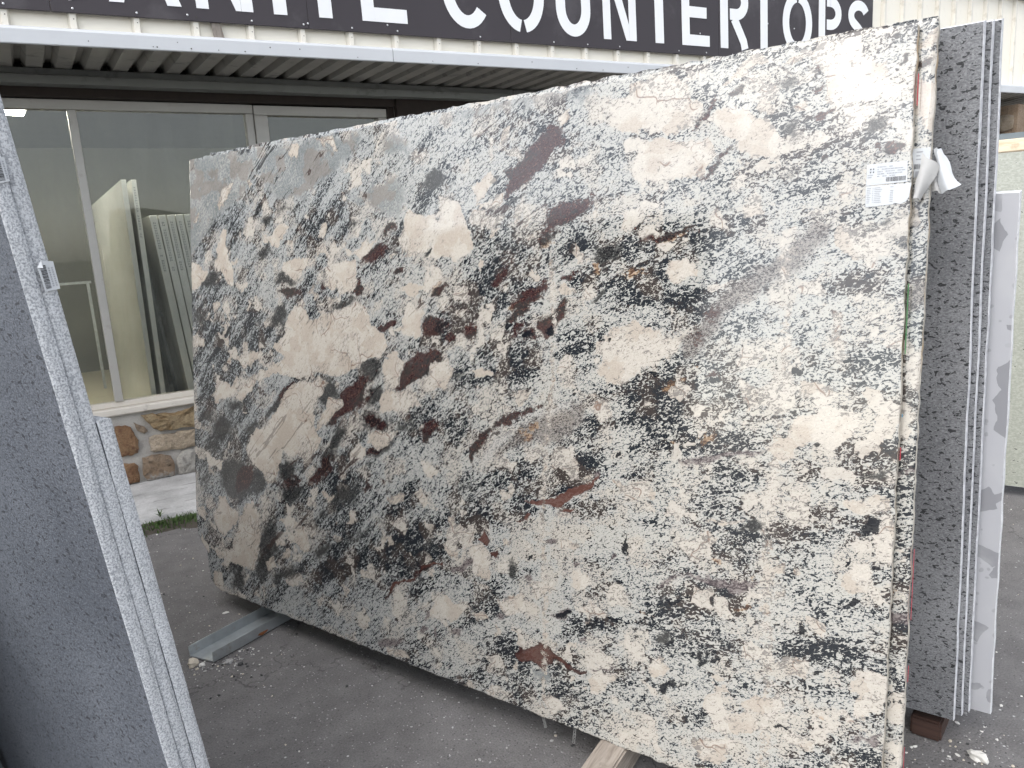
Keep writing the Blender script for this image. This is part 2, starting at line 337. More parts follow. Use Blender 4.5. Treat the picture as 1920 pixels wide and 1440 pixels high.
def wood(name, c1, c2, c3, axis):
    t = T(name); p = t.obj(); s = [55.0, 55.0, 55.0]; s[axis] = 5.0
    g = t.noise(t.scale(p, tuple(s)), 1.0, 5, 0.65, 0.4); k = t.noise(p, 14, 4, 0.6)
    c = t.mix(c1, c2, g.smooth(0.36, 0.62)); c = t.mix(c, c3, (k * 0.6 + g * 0.4).smooth(0.54, 0.66) * 0.7)
    MAT[name] = t.out(c, 0.85, 0, t.bump(g, 0.5, 0.006))
wood('timber_grey', (0.20, 0.165, 0.135), (0.34, 0.295, 0.25), (0.13, 0.10, 0.08), 1)
wood('timber_rusty', (0.16, 0.065, 0.03), (0.26, 0.14, 0.08), (0.08, 0.04, 0.025), 1)
wood('timber_dark', (0.035, 0.017, 0.012), (0.06, 0.03, 0.022), (0.035, 0.018, 0.012), 0)
wood('timber_pale', (0.55, 0.44, 0.30), (0.66, 0.56, 0.42), (0.38, 0.28, 0.18), 0)
wood('lath_wood', (0.17, 0.145, 0.12), (0.26, 0.23, 0.2), (0.1, 0.08, 0.07), 2)
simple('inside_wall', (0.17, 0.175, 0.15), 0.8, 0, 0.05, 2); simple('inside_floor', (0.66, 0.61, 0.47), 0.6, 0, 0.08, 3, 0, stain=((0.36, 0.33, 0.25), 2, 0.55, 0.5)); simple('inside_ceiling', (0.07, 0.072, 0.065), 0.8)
simple('inside_slab', (0.74, 0.73, 0.68), 0.25, 0, 0.03, 3); simple('inside_slab_edge', (0.82, 0.82, 0.79), 0.5, 0, 0.04, 10); simple('inside_grey', (0.20, 0.22, 0.22), 0.35, 0, 0.06, 5); simple('steel_blue', (0.14, 0.165, 0.18), 0.4, 0.3, 0.1)
simple('moss', (0.06, 0.105, 0.028), 0.9, 0, 0.4, 30); simple('soil', (0.055, 0.047, 0.036), 0.95, 0, 0.35, 30, 0.5, 60)
simple('chip_white', (0.66, 0.64, 0.60), 0.8, 0, 0.15, 40); simple('chip_tan', (0.55, 0.49, 0.40), 0.8, 0, 0.15, 40); simple('chip_dark', (0.04, 0.04, 0.04), 0.8, 0, 0.2, 40); simple('chip_grey', (0.33, 0.32, 0.31), 0.85, 0, 0.3, 60)
simple('hill_rock', (0.24, 0.16, 0.10), 0.9, 0, 0.35, 1.5, 0.5, 6)
simple('fibre', (0.2, 0.2, 0.19), 0.8)
def glass():
    t = T('window_glass'); p = t.obj(); nt = t.nt
    tr = nt.nodes.new('ShaderNodeBsdfTransparent'); tr.inputs[0].default_value = (0.86, 0.87, 0.845, 1)
    gl = nt.nodes.new('ShaderNodeBsdfGlossy'); gl.inputs['Roughness'].default_value = 0.02; gl.inputs[0].default_value = (1, 1, 1, 1)
    df = nt.nodes.new('ShaderNodeBsdfDiffuse'); df.inputs[0].default_value = (0.55, 0.57, 0.50, 1)
    fr = nt.nodes.new('ShaderNodeFresnel'); fr.inputs[0].default_value = 1.5
    m1 = nt.nodes.new('ShaderNodeMixShader'); m2 = nt.nodes.new('ShaderNodeMixShader'); o = nt.nodes.new('ShaderNodeOutputMaterial')
    dirt = t.noise(t.scale(p, (5, 5, 1.4)), 1.0, 6, 0.7).smooth(0.40, 0.72, 0.02, 0.09) + t.noise(t.scale(p, (60, 60, 35)), 1.0, 4, 0.7).smooth(0.66, 0.74) * 0.12
    t.put(m1.inputs[0], dirt); nt.links.new(tr.outputs[0], m1.inputs[1]); nt.links.new(df.outputs[0], m1.inputs[2])
    t.put(m2.inputs[0], V(t, fr.outputs[0]) * 1.0); nt.links.new(m1.outputs[0], m2.inputs[1]); nt.links.new(gl.outputs[0], m2.inputs[2]); nt.links.new(m2.outputs[0], o.inputs['Surface'])
    MAT['glass'] = t.m
glass()
t = T('lamp_tube'); MAT['lamp'] = t.out((0.9, 0.9, 0.85), 0.5, emis=(1.0, 0.97, 0.87), es=52.0)

# ---------------------------------------------------------------- ground
gm = mesh('ground', [(-300, -300, 0), (300, -300, 0), (300, 300, 0), (-300, 300, 0)], [(0, 1, 2, 3)], MAT['asphalt'])
tag(link('ground', gm), kind='structure')
# concrete apron along the shop front, its front edge broken
n = 90; xs = np.linspace(-6, 14, n); fr = 4.93 - 0.006 * 0 + (fbm(xs * 2.3, xs * 0 + 3.3, 5) - 0.47) * 0.14 - 0.10 * np.clip((xs - 0.3), 0, 0.4)
Vs = []; Fs = []
for x, y in zip(xs, fr): Vs += [(x, y, 0.002), (x, y + 0.02, 0.034), (x, 5.30, 0.04), (x, 5.74, 0.045)]
for i in range(n - 1):
    for k in range(3): Fs.append((4 * i + k, 4 * (i + 1) + k, 4 * (i + 1) + k + 1, 4 * i + k + 1))
tag(link('pavement', mesh('pavement', Vs, Fs, MAT['concrete'])), kind='structure')
# far hillside behind the shop
xs = np.linspace(-40, 60, 40); ys = np.linspace(17, 70, 20); Vs = []; Fs = []
for j, y in enumerate(ys):
    for i, x in enumerate(xs):
        Vs.append((x, y, -0.5 + 11.0 * min(1, j / 9) ** 0.8 + 2.5 * float(fbm(np.array(x * 0.12), np.array(y * 0.12), 9)) if j else -0.5))
for j in range(19):
    for i in range(39): Fs.append((j * 40 + i, j * 40 + i + 1, (j + 1) * 40 + i + 1, (j + 1) * 40 + i))
tag(link('hill', mesh('hill', Vs, Fs, MAT['hill_rock'], smooth=True)), kind='structure')

# ---------------------------------------------------------------- shop building
Y0 = 5.75
bld = thing('shop_building', 'shop front with stone base, wide window, corrugated awning and cream metal siding', 'building', (0, Y0, 0))
def bb(name, lo, hi, mat, parent=None, bev=0.003):     # box given in world coordinates, made a part of the shop
    return box(name, (lo[0], lo[1] - Y0, lo[2]), (hi[0], hi[1] - Y0, hi[2]), MAT[mat], parent or bld, bev)
wall = bb('stone_wall', (-5, 5.74, 0.03), (1.49, 6.0, 0.535), 'mortar')
STONES = [[(0.315, 0.461), (0.381, 0.458), (0.41, 0.44), (0.428, 0.381), (0.445, 0.341), (0.429, 0.255), (0.379, 0.244), (0.328, 0.245), (0.30, 0.344)], [(0.432, 0.47), (0.454, 0.45), (0.496, 0.427), (0.511, 0.395), (0.487, 0.383), (0.448, 0.41)], [(0.482, 0.51), (0.528, 0.51), (0.606, 0.503), (0.698, 0.49), (0.768, 0.504), (0.846, 0.512), (0.93, 0.495), (0.95, 0.43), (0.90, 0.368), (0.745, 0.379), (0.655, 0.374), (0.589, 0.378), (0.546, 0.406), (0.514, 0.457)], [(0.514, 0.346), (0.546, 0.358), (0.652, 0.349), (0.728, 0.357), (0.84, 0.35), (0.89, 0.30), (0.86, 0.236), (0.731, 0.227), (0.676, 0.227), (0.622, 0.232), (0.529, 0.238), (0.508, 0.254)], [(0.45, 0.214), (0.514, 0.223), (0.585, 0.209), (0.63, 0.191), (0.645, 0.15), (0.642, 0.075), (0.64, 0.05), (0.583, 0.047), (0.495, 0.045), (0.458, 0.052), (0.439, 0.09)], [(0.667, 0.16), (0.708, 0.212), (0.82, 0.214), (0.86, 0.15), (0.85, 0.06), (0.76, 0.045), (0.662, 0.05)], [(0.30, 0.198), (0.397, 0.188), (0.419, 0.161), (0.417, 0.079), (0.412, 0.05), (0.32, 0.045), (0.28, 0.099)]]
SMAT = ['stone_rust', 'stone_brown', 'stone_ochre', 'stone_tan', 'stone_brown', 'stone_pale', 'stone_rust']
def stone_me(poly, h, mat, seed):
    rr = random.Random(seed); P = []
    for i, a in enumerate(poly):                       # extra points between corners, slightly off the line
        b = poly[(i + 1) % len(poly)]; P.append(a); L = math.hypot(a[0] - b[0], a[1] - b[1])
        ns_ = 3 if (L > 0.05 and len(poly) > 5 and L < 0.3) else 1
        for q in range(1, ns_): P.append((a[0] + (b[0] - a[0]) * q / ns_ + rr.uniform(-.006, .006), a[1] + (b[1] - a[1]) * q / ns_ + rr.uniform(-.006, .006)))
    n = len(P); cx = sum(p[0] for p in P) / n; cz = sum(p[1] for p in P) / n; Vs = []
    for k, (s, d) in enumerate(((1.0, 0.0), (0.99, -h * 0.7), (0.955, -h * 0.96), (0.55, -h))):
        for (x, z) in P:
            j = rr.uniform(-1, 1) * h * (0.28 if k > 1 else 0.1)
            Vs.append((cx + (x - cx) * s, d + j if k else 0.0, cz + (z - cz) * s))
    Vs.append((cx, -h * 0.95, cz)); Fs = []
    for k in range(3):
        for i in range(n): Fs.append((k * n + i, k * n + (i + 1) % n, (k + 1) * n + (i + 1) % n, (k + 1) * n + i))
    for i in range(n): Fs.append((3 * n + i, 3 * n + (i + 1) % n, 4 * n))
    me = mesh('stone', Vs, Fs, MAT[mat]); me.polygons.foreach_set('use_smooth', [i >= n for i in range(len(Fs))]); return me
for i, pl in enumerate(STONES): link('stone', stone_me(pl, 0.022 + 0.006 * (i % 3), SMAT[i], i), wall, (0, -0.01, 0))
def blob(w, h, rr, k=10):
    P = []
    for i in range(k):
        a = 2 * math.pi * i / k + rr.uniform(-.12, .12); c, s = math.cos(a), math.sin(a); q = (abs(c) ** 3.2 + abs(s) ** 3.2) ** (-1 / 3.2) * rr.uniform(0.88, 1.0)
        P.append((w / 2 * c * q, h / 2 * s * q))
    return P
rr = random.Random(3)
BL = [stone_me(blob(1.0, 1.0, rr), 0.03, m_, 50 + i) for i, m_ in enumerate(['stone_ochre', 'stone_tan', 'stone_brown', 'stone_pale', 'stone_rust', 'stone_tan', 'stone_brown', 'stone_pale', 'stone_ochre', 'stone_brown'])]
def fill(parent, x0, x1, z0, z1, y, M=None, rows=None):
    z = z0
    while z < z1 - 0.07:
        h = min(rr.uniform(0.15, 0.24) if M is None else rr.uniform(0.26, 0.36), z1 - z); x = x0
        while x < x1 - 0.08:
            w = min(rr.uniform(0.18, 0.46) if M is None else rr.uniform(0.16, 0.26), x1 - x); o = link('stone', rr.choice(BL if M is None else [BL[1], BL[3], BL[5], BL[7]]), parent)
            o.location = (x + w / 2, y, z + h / 2) if M is None else M(x + w / 2, z + h / 2)
            o.scale = (w - 0.03, 1.0, h - 0.028); o.rotation_euler = (0, rr.uniform(-.06, .06), 0 if M is None else math.radians(90) * -1)
            x += w
        z += h
fill(wall, -1.6, 0.27, 0.05, 0.51, -0.01); fill(wall, 0.96, 1.47, 0.05, 0.51, -0.01)
wall2 = bb('stone_wall', (2.56, 5.74, 0.03), (12.5, 6.0, 2.66), 'mortar')
fill(wall2, 2.6, 8.6, 0.06, 2.62, -0.01)
wall3 = bb('stone_pier', (10.30, 4.97, 0.03), (10.62, 5.675, 2.70), 'stone_brown')
fill(wall3, 0, 0.68, 0.06, 2.62, 0, lambda a_, z_: (10.30 - 0.002, 4.98 - Y0 + a_, z_))
bb('window_sill', (-5, 5.705, 0.536), (1.49, 5.99, 0.585), 'sill_paint', None, 0.008)
# window
win = bb('window_frame', (-1.30, 5.76, 2.51), (1.495, 5.83, 2.57), 'frame_metal')
bb('bottom_rail', (-1.30, 5.762, 0.586), (1.495, 5.83, 0.622), 'sill_paint', win)
bb('jamb', (-1.30, 5.761, 0.623), (-1.25, 5.83, 2.509), 'frame_metal', win); bb('jamb', (1.44, 5.761, 0.623), (1.494, 5.83, 2.509), 'frame_metal', win)
bb('mullion', (0.345, 5.75, 0.623), (0.395, 5.84, 2.509), 'frame_metal', win)
for a_, b_ in ((-1.249, 0.344), (0.396, 1.439)): bb('pane', (a_, 5.79, 0.623), (b_, 5.796, 2.509), 'glass', win, 0)
# door beside the window
door = bb('door_frame', (1.497, 5.745, 2.50), (2.50, 5.83, 2.565), 'frame_metal')
bb('jamb', (1.497, 5.746, 0.05), (1.59, 5.83, 2.499), 'frame_metal', door); bb('jamb', (2.43, 5.746, 0.05), (2.50, 5.83, 2.499), 'frame_metal', door)
bb('transom_bar', (1.591, 5.75, 2.27), (2.429, 5.83, 2.31), 'lintel_wood', door); bb('pane', (1.591, 5.785, 2.311), (2.429, 5.791, 2.499), 'glass', door, 0)
leaf = bb('door_leaf', (1.60, 5.77, 0.06), (2.42, 5.81, 2.262), 'sill_paint'); bb('pane', (1.72, 5.764, 1.0), (2.30, 5.769, 2.1), 'glass', leaf, 0)
bb('door_closer', (1.62, 5.72, 2.20), (1.86, 5.768, 2.25), 'screw_dark', leaf); bb('handle', (2.34, 5.70, 0.95), (2.37, 5.768, 1.25), 'screw_metal', leaf)
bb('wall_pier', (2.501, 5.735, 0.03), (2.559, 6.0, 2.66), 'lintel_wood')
bb('lintel', (-5, 5.70, 2.575), (2.559, 6.0, 2.66), 'lintel_wood'); bb('lintel', (2.561, 5.68, 2.36), (12.5, 5.738, 2.66), 'lintel_wood')  # second one: added board, its dark colour stands for awning shade on dark stone
bb('wall_end', (-5, 5.74, 0.586), (-1.302, 6.0, 2.574), 'mortar')
# room behind the glass
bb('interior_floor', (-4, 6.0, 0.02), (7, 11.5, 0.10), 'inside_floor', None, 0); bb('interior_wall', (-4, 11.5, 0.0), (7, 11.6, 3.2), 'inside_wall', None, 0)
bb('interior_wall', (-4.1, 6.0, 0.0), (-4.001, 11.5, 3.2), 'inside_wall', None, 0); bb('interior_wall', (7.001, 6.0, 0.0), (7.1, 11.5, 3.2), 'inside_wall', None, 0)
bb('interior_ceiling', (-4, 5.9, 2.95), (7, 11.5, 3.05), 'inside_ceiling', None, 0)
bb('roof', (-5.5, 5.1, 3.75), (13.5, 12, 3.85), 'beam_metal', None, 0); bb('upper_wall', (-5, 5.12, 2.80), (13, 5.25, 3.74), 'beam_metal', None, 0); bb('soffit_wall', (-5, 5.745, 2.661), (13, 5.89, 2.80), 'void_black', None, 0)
# awning
ZT = lambda x: 0.011 * x
L_ = lambda y: y - Y0
beam = prism_x('awning_beam', [(L_(5.62), 2.685), (L_(5.62), 2.722), (L_(5.70), 2.722), (L_(5.70), 2.63), (L_(5.585), 2.63), (L_(5.585), 2.678), (L_(5.61), 2.685)], -5, 3.58, MAT['beam_metal'], bld)
prism_x('awning_beam', [(L_(5.62), 2.685), (L_(5.62), 2.722), (L_(5.70), 2.722), (L_(5.70), 2.63), (L_(5.585), 2.63), (L_(5.585), 2.678), (L_(5.61), 2.685)], 3.588, 13, MAT['beam_metal'], bld)
prof = []; x = -5.0; P_ = 0.155                                    # corrugated deck: trapezoid ribs running out from the wall
while x < 13: prof += [(x, 0.045), (x + 0.025, 0.045), (x + 0.045, 0.0), (x + 0.13, 0.0), (x + 0.15, 0.045)]; x += P_
Vs = []; Fs = []
for (x, z) in prof:
    Vs += [(x, L_(4.915), 2.70 + z + ZT(x) * 0.9), (x, L_(5.735), 2.728 + z + 0), (x, L_(4.915), 2.702 + z + ZT(x) * 0.9 + 0.002), (x, L_(5.735), 2.732 + z)]
for i in range(len(prof) - 1):
    a_ = 4 * i; Fs += [(a_, a_ + 4, a_ + 5, a_ + 1), (a_ + 2, a_ + 3, a_ + 7, a_ + 6), (a_, a_ + 2, a_ + 6, a_ + 4), (a_ + 1, a_ + 5, a_ + 7, a_ + 3)]
link('awning_deck', mesh('awning_deck', Vs, Fs, MAT['deck_metal']), bld)
fprof = [(L_(4.906), 2.692), (L_(4.90), 2.697), (L_(4.898), 2.765), (L_(4.905), 2.778), (L_(4.93), 2.787), (L_(4.99), 2.792), (L_(4.99), 2.788), (L_(4.932), 2.783), (L_(4.909), 2.775), (L_(4.909), 2.692)]
fas = []
for x0, x1 in ((-5, 2.213), (2.217, 7.0), (7.004, 13)): fas.append(prism_x('fascia', fprof, x0, x1, MAT['white_metal'], bld, ZT))
def screw_me(name, r, mat):
    bm = bmesh.new(); bmesh.ops.create_uvsphere(bm, u_segments=8, v_segments=5, radius=r)
    for v in bm.verts: v.co.y *= 0.45
    return bm_mesh(name, bm, MAT[mat], True)
SC, SD, SDK = screw_me('screw', 0.0065, 'screw_metal'), screw_me('screw', 0.004, 'screw_dark'), screw_me('rivet', 0.003, 'screw_dark')
rr = random.Random(9)
for x in (0.45, 0.77, 0.79, 0.90, 0.97, 1.12, 1.27, 1.42, 1.60, 1.97, 2.5, 2.85, 3.3, 3.7, 3.95, 4.2):
    link('rivet', SDK if rr.random() < 0.5 else SD, fas[0] if x < 2.21 else fas[1], (x, L_(4.8985), 2.71 + rr.choice((0, 0, 0.012, 0.03)) + ZT(x)))
# cream siding with standing ribs
YS = 4.985
pitch = 0.3125; x = 0.085 - 16 * pitch; k = 0
zs0, zs1 = 2.79, 3.74
rib_me = None
def rib(h0, h1):
    w0, w1, d = 0.026, 0.014, 0.034
    Vs = []
    for z in (h0, h1): Vs += [(-w0, 0, z), (-w1, -d, z), (w1, -d, z), (w0, 0, z)]
    return mesh('siding_rib', Vs, [(0, 4, 5, 1), (1, 5, 6, 2), (2, 6, 7, 3), (0, 1, 2, 3), (7, 6, 5, 4)], MAT['rib_metal'])
RIB = rib(zs0, zs1); PAN = box_me('siding_panel', (0.001, 0, zs0), (pitch - 0.001, 0.012, zs1), MAT['cream_metal'], 0.001)
while x < 12.8:
    r_ = link('siding_rib', RIB, bld, (x, L_(YS) - 0.001, ZT(x)))
    link('siding_panel', PAN, bld, (x, L_(YS), ZT(x) - 0.006))
    if x < 7.4 and x > 0: link('screw', SDK, r_, (0.004, -0.0345, 2.83 + rr.uniform(0, 0.015)))
    x += pitch
prism_x('roof_trim', [(L_(4.90), 3.735), (L_(4.895), 3.78), (L_(4.93), 3.80), (L_(5.12), 3.80), (L_(5.12), 3.742)], -5.2, 13.2, MAT['white_metal'], bld, ZT)

# ---------------------------------------------------------------- sign
YG = 4.936
sign = thing('shop_sign', 'long dark sign board with white stencil letters across the cream siding', 'sign', (0, YG, 0))
SB = lambda x: 2.868 + 0.0125 * x
ends = [-3.6, -0.9, 0.30, 1.685, 3.157, 5.238, 7.36]
for a_, b_ in zip(ends[:-1], ends[1:]):
    pts = [(a_ + 0.0012, SB(a_)), (b_ - 0.0012, SB(b_)), (b_ - 0.0012, SB(b_) + 0.70), (a_ + 0.0012, SB(a_) + 0.70)]
    link('sign_panel', prism_me('sign_panel', pts, 0, 0.012, MAT['sign_dark'], 0.002), sign)
LH = 0.52
def stroke(pts, w):
    """thick polyline -> left and right sides as quads"""
    out = []; n = len(pts)
    for i in range(n):
        a_ = pts[max(0, i - 1)]; b_ = pts[min(n - 1, i + 1)]; d = (b_[0] - a_[0], b_[1] - a_[1]); L = math.hypot(*d); nx, nz = -d[1] / L, d[0] / L
        out.append(((pts[i][0] + nx * w / 2, pts[i][1] + nz * w / 2), (pts[i][0] - nx * w / 2, pts[i][1] - nz * w / 2)))
    return out
def arc(cx, cz, rx, rz, a0, a1, n=20): return [(cx + rx * math.cos(math.radians(a0 + (a1 - a0) * i / n)), cz + rz * math.sin(math.radians(a0 + (a1 - a0) * i / n))) for i in range(n + 1)]
def letter(ch, x0, x1, w):
    W = x1 - x0; H = LH; S = []          # list of strokes (polyline, width) and polygons
    q = lambda *p: S.append(('poly', list(p)))
    st_ = lambda p, ww=w: S.append(('st', p, ww))
    if ch == 'A':
        q((0, 0), (w, 0), (W * .5 + w * .35, H), (W * .5 - w * .35, H)); q((W - w, 0), (W, 0), (W * .5 + w * .35, H), (W * .5 - w * .35 + .004, H)); q((W * .28, H * .28), (W * .72, H * .28), (W * .68, H * .40), (W * .32, H * .40))
    elif ch == 'N': q((0, 0), (w * .8, 0), (w * .8, H), (0, H)); q((W - w * .8, 0), (W, 0), (W, H), (W - w * .8, H)); q((w * .82, H), (w * .82, H * .78), (W - w * .82 - .03, 0), (W - w * .82, 0), (W - w * .82, H * .22), (w * .9 + .03, H))
    elif ch == 'I': q((0, 0), (W, 0), (W, H), (0, H))
    elif ch == 'T': q((W / 2 - w / 2, 0), (W / 2 + w / 2, 0), (W / 2 + w / 2, H - w), (W / 2 - w / 2, H - w)); q((0, H - w + .001), (W, H - w + .001), (W, H), (0, H))
    elif ch == 'E': q((0, 0), (w, 0), (w, H), (0, H)); q((w + .0005, 0), (W, 0), (W, w), (w + .0005, w)); q((w + .0005, H / 2 - w / 2), (W * .9, H / 2 - w / 2), (W * .9, H / 2 + w / 2), (w + .0005, H / 2 + w / 2)); q((w + .0005, H - w), (W, H - w), (W, H), (w + .0005, H))
    elif ch in 'CG': st_(arc(W / 2, H / 2, W / 2 - w / 2, H / 2 - w / 2, 40, 320, 30)); 
    elif ch == 'O': st_(arc(W / 2, H / 2, W / 2 - w / 2, H / 2 - w / 2, 97, 263, 22)); st_(arc(W / 2, H / 2, W / 2 - w / 2, H / 2 - w / 2, -83, 83, 22))
    elif ch == 'U': st_([(w / 2, H)] + arc(W / 2, W * .62, W / 2 - w / 2, W * .62 - w / 2, 180, 360, 22) + [(W - w / 2, H)])
    elif ch == 'R': q((0, 0), (w, 0), (w, H), (0, H)); st_([(w * 1.25, H - w / 2), (W * .55, H - w / 2)] + arc(W * .55, H * .72, W * .45 - w / 2, H * .28 - w / 2, 90, -90, 14) + [(w * 1.25, H * .44 + w / 2)]); st_([(W * .48, H * .46), (W * .62, H * .32), (W - w * .7, H * .12), (W - w * .5, 0)], w * .95)
    elif ch == 'P': q((0, 0), (w, 0), (w, H), (0, H)); st_([(w * 1.25, H - w / 2), (W * .5, H - w / 2)] + arc(W * .5, H * .72, W * .5 - w / 2, H * .28 - w / 2, 90, -90, 14) + [(w * 1.25, H * .44 + w / 2)])
    elif ch == 'S': st_(arc(W / 2, H * .735, W / 2 - w / 2, H * .265 - w / 2, 20, 225, 18) + [(W * .5, H * .51)] + arc(W / 2, H * .265, W / 2 - w / 2, H * .265 - w / 2, 60, -160, 18))
    Vs = []; Fs = []
    for si, s in enumerate(S):
        if s[0] == 'poly': loops = [s[1]]
        else:
            o = stroke(s[1], s[2]); loops = [[o[i][0], o[i][1], o[i + 1][1], o[i + 1][0]] for i in range(len(o) - 1)]
        for lp in loops:
            n = len(lp); b0 = len(Vs); Vs += [(x, -0.003 - 0.0004 * si, z) for x, z in lp] + [(x, -0.0002 - 0.0001 * si, z) for x, z in lp]
            Fs.append(tuple(range(b0, b0 + n))); 
            if s[0] == 'poly': Fs += [(b0 + i, b0 + (i + 1) % n, b0 + n + (i + 1) % n, b0 + n + i) for i in range(n)]
    bm = bmesh.new(); vv = [bm.verts.new(v) for v in Vs]
    for f in Fs: bm.faces.new([vv[i] for i in f])
    for f in bm.faces:
        f.normal_update()
        if f.normal.y > 0.5: f.normal_flip()
    me = bpy.data.meshes.new('letter'); bm.to_mesh(me); bm.free(); me.materials.append(MAT['sign_white'])
    o = link('letter', me, sign, (x0, 0, SB((x0 + x1) / 2) + 0.068)); o.rotation_euler = (0, -0.0125, 0); return o
for ch, a_, b_, w in [('G', -0.42, -0.02, .085), ('R', 0.13, 0.47, .085), ('A', 0.584, 0.955, .075), ('N', 1.035, 1.355, .085), ('I', 1.477, 1.558, .08), ('T', 1.66, 1.94, .086), ('E', 2.041, 2.355, .085), ('C', 2.624, 3.003, .085), ('O', 3.069, 3.457, .085), ('U', 3.561, 3.878, .085), ('N', 3.999, 4.326, .09), ('T', 4.44, 4.70, .09), ('E', 4.817, 5.128, .085), ('R', 5.260, 5.60, .09), ('T', 5.66, 5.94, .09), ('O', 6.043, 6.448, .088), ('P', 6.545, 6.874, .09), ('S', 6.977, 7.301, .09)]:
    letter(ch, a_, b_, w)
x = 0.085 - 11 * pitch
while x < 7.3:
    link('screw', SC if rr.random() < 0.8 else SD, sign, (x + 0.005, -0.001, SB(x) + 0.022)); x += pitch
for x, z in ((0.98, .03), (1.68, .03), (2.21, .055), (4.08, .52), (5.02, .17), (5.85, .3), (6.2, .28), (6.6, .42), (4.95, .35)): link('screw', SC, sign, (x, -0.001, SB(x) + z))
lath = tag(link('wooden_lath', prism_me('wooden_lath', [(1.118, 2.793), (1.175, 2.793), (1.150, 2.94), (1.098, 2.94)], -0.006, 0.006, MAT['lath_wood'], 0.001), None, (0, 4.955, 0)), 'short grey weathered wooden lath wedged between sign board and white fascia', 'lath')
# ---------------------------------------------------------------- slabs: frames
TH = math.radians(111.77)
Uv = Vector((math.cos(TH), math.sin(TH), 0)); NH = Vector((math.sin(TH), -math.cos(TH), 0)); A0 = Vector((0.79611, 2.70587, 0.10))
def slab_M(origin, lean):
    """local x: along the slab towards the near end, y: through its thickness, z: up the face; lean>0 tips the top away"""
    e = Vector((0, 0, 1)) * math.cos(lean) + NH * math.sin(lean); N = Uv.cross(e); X = -Uv
    M = Matrix.Identity(4)
    for i in range(3): M[i][0] = X[i]; M[i][1] = N[i]; M[i][2] = e[i]
    M.translation = origin; return M
LEAN = math.radians(8.15)

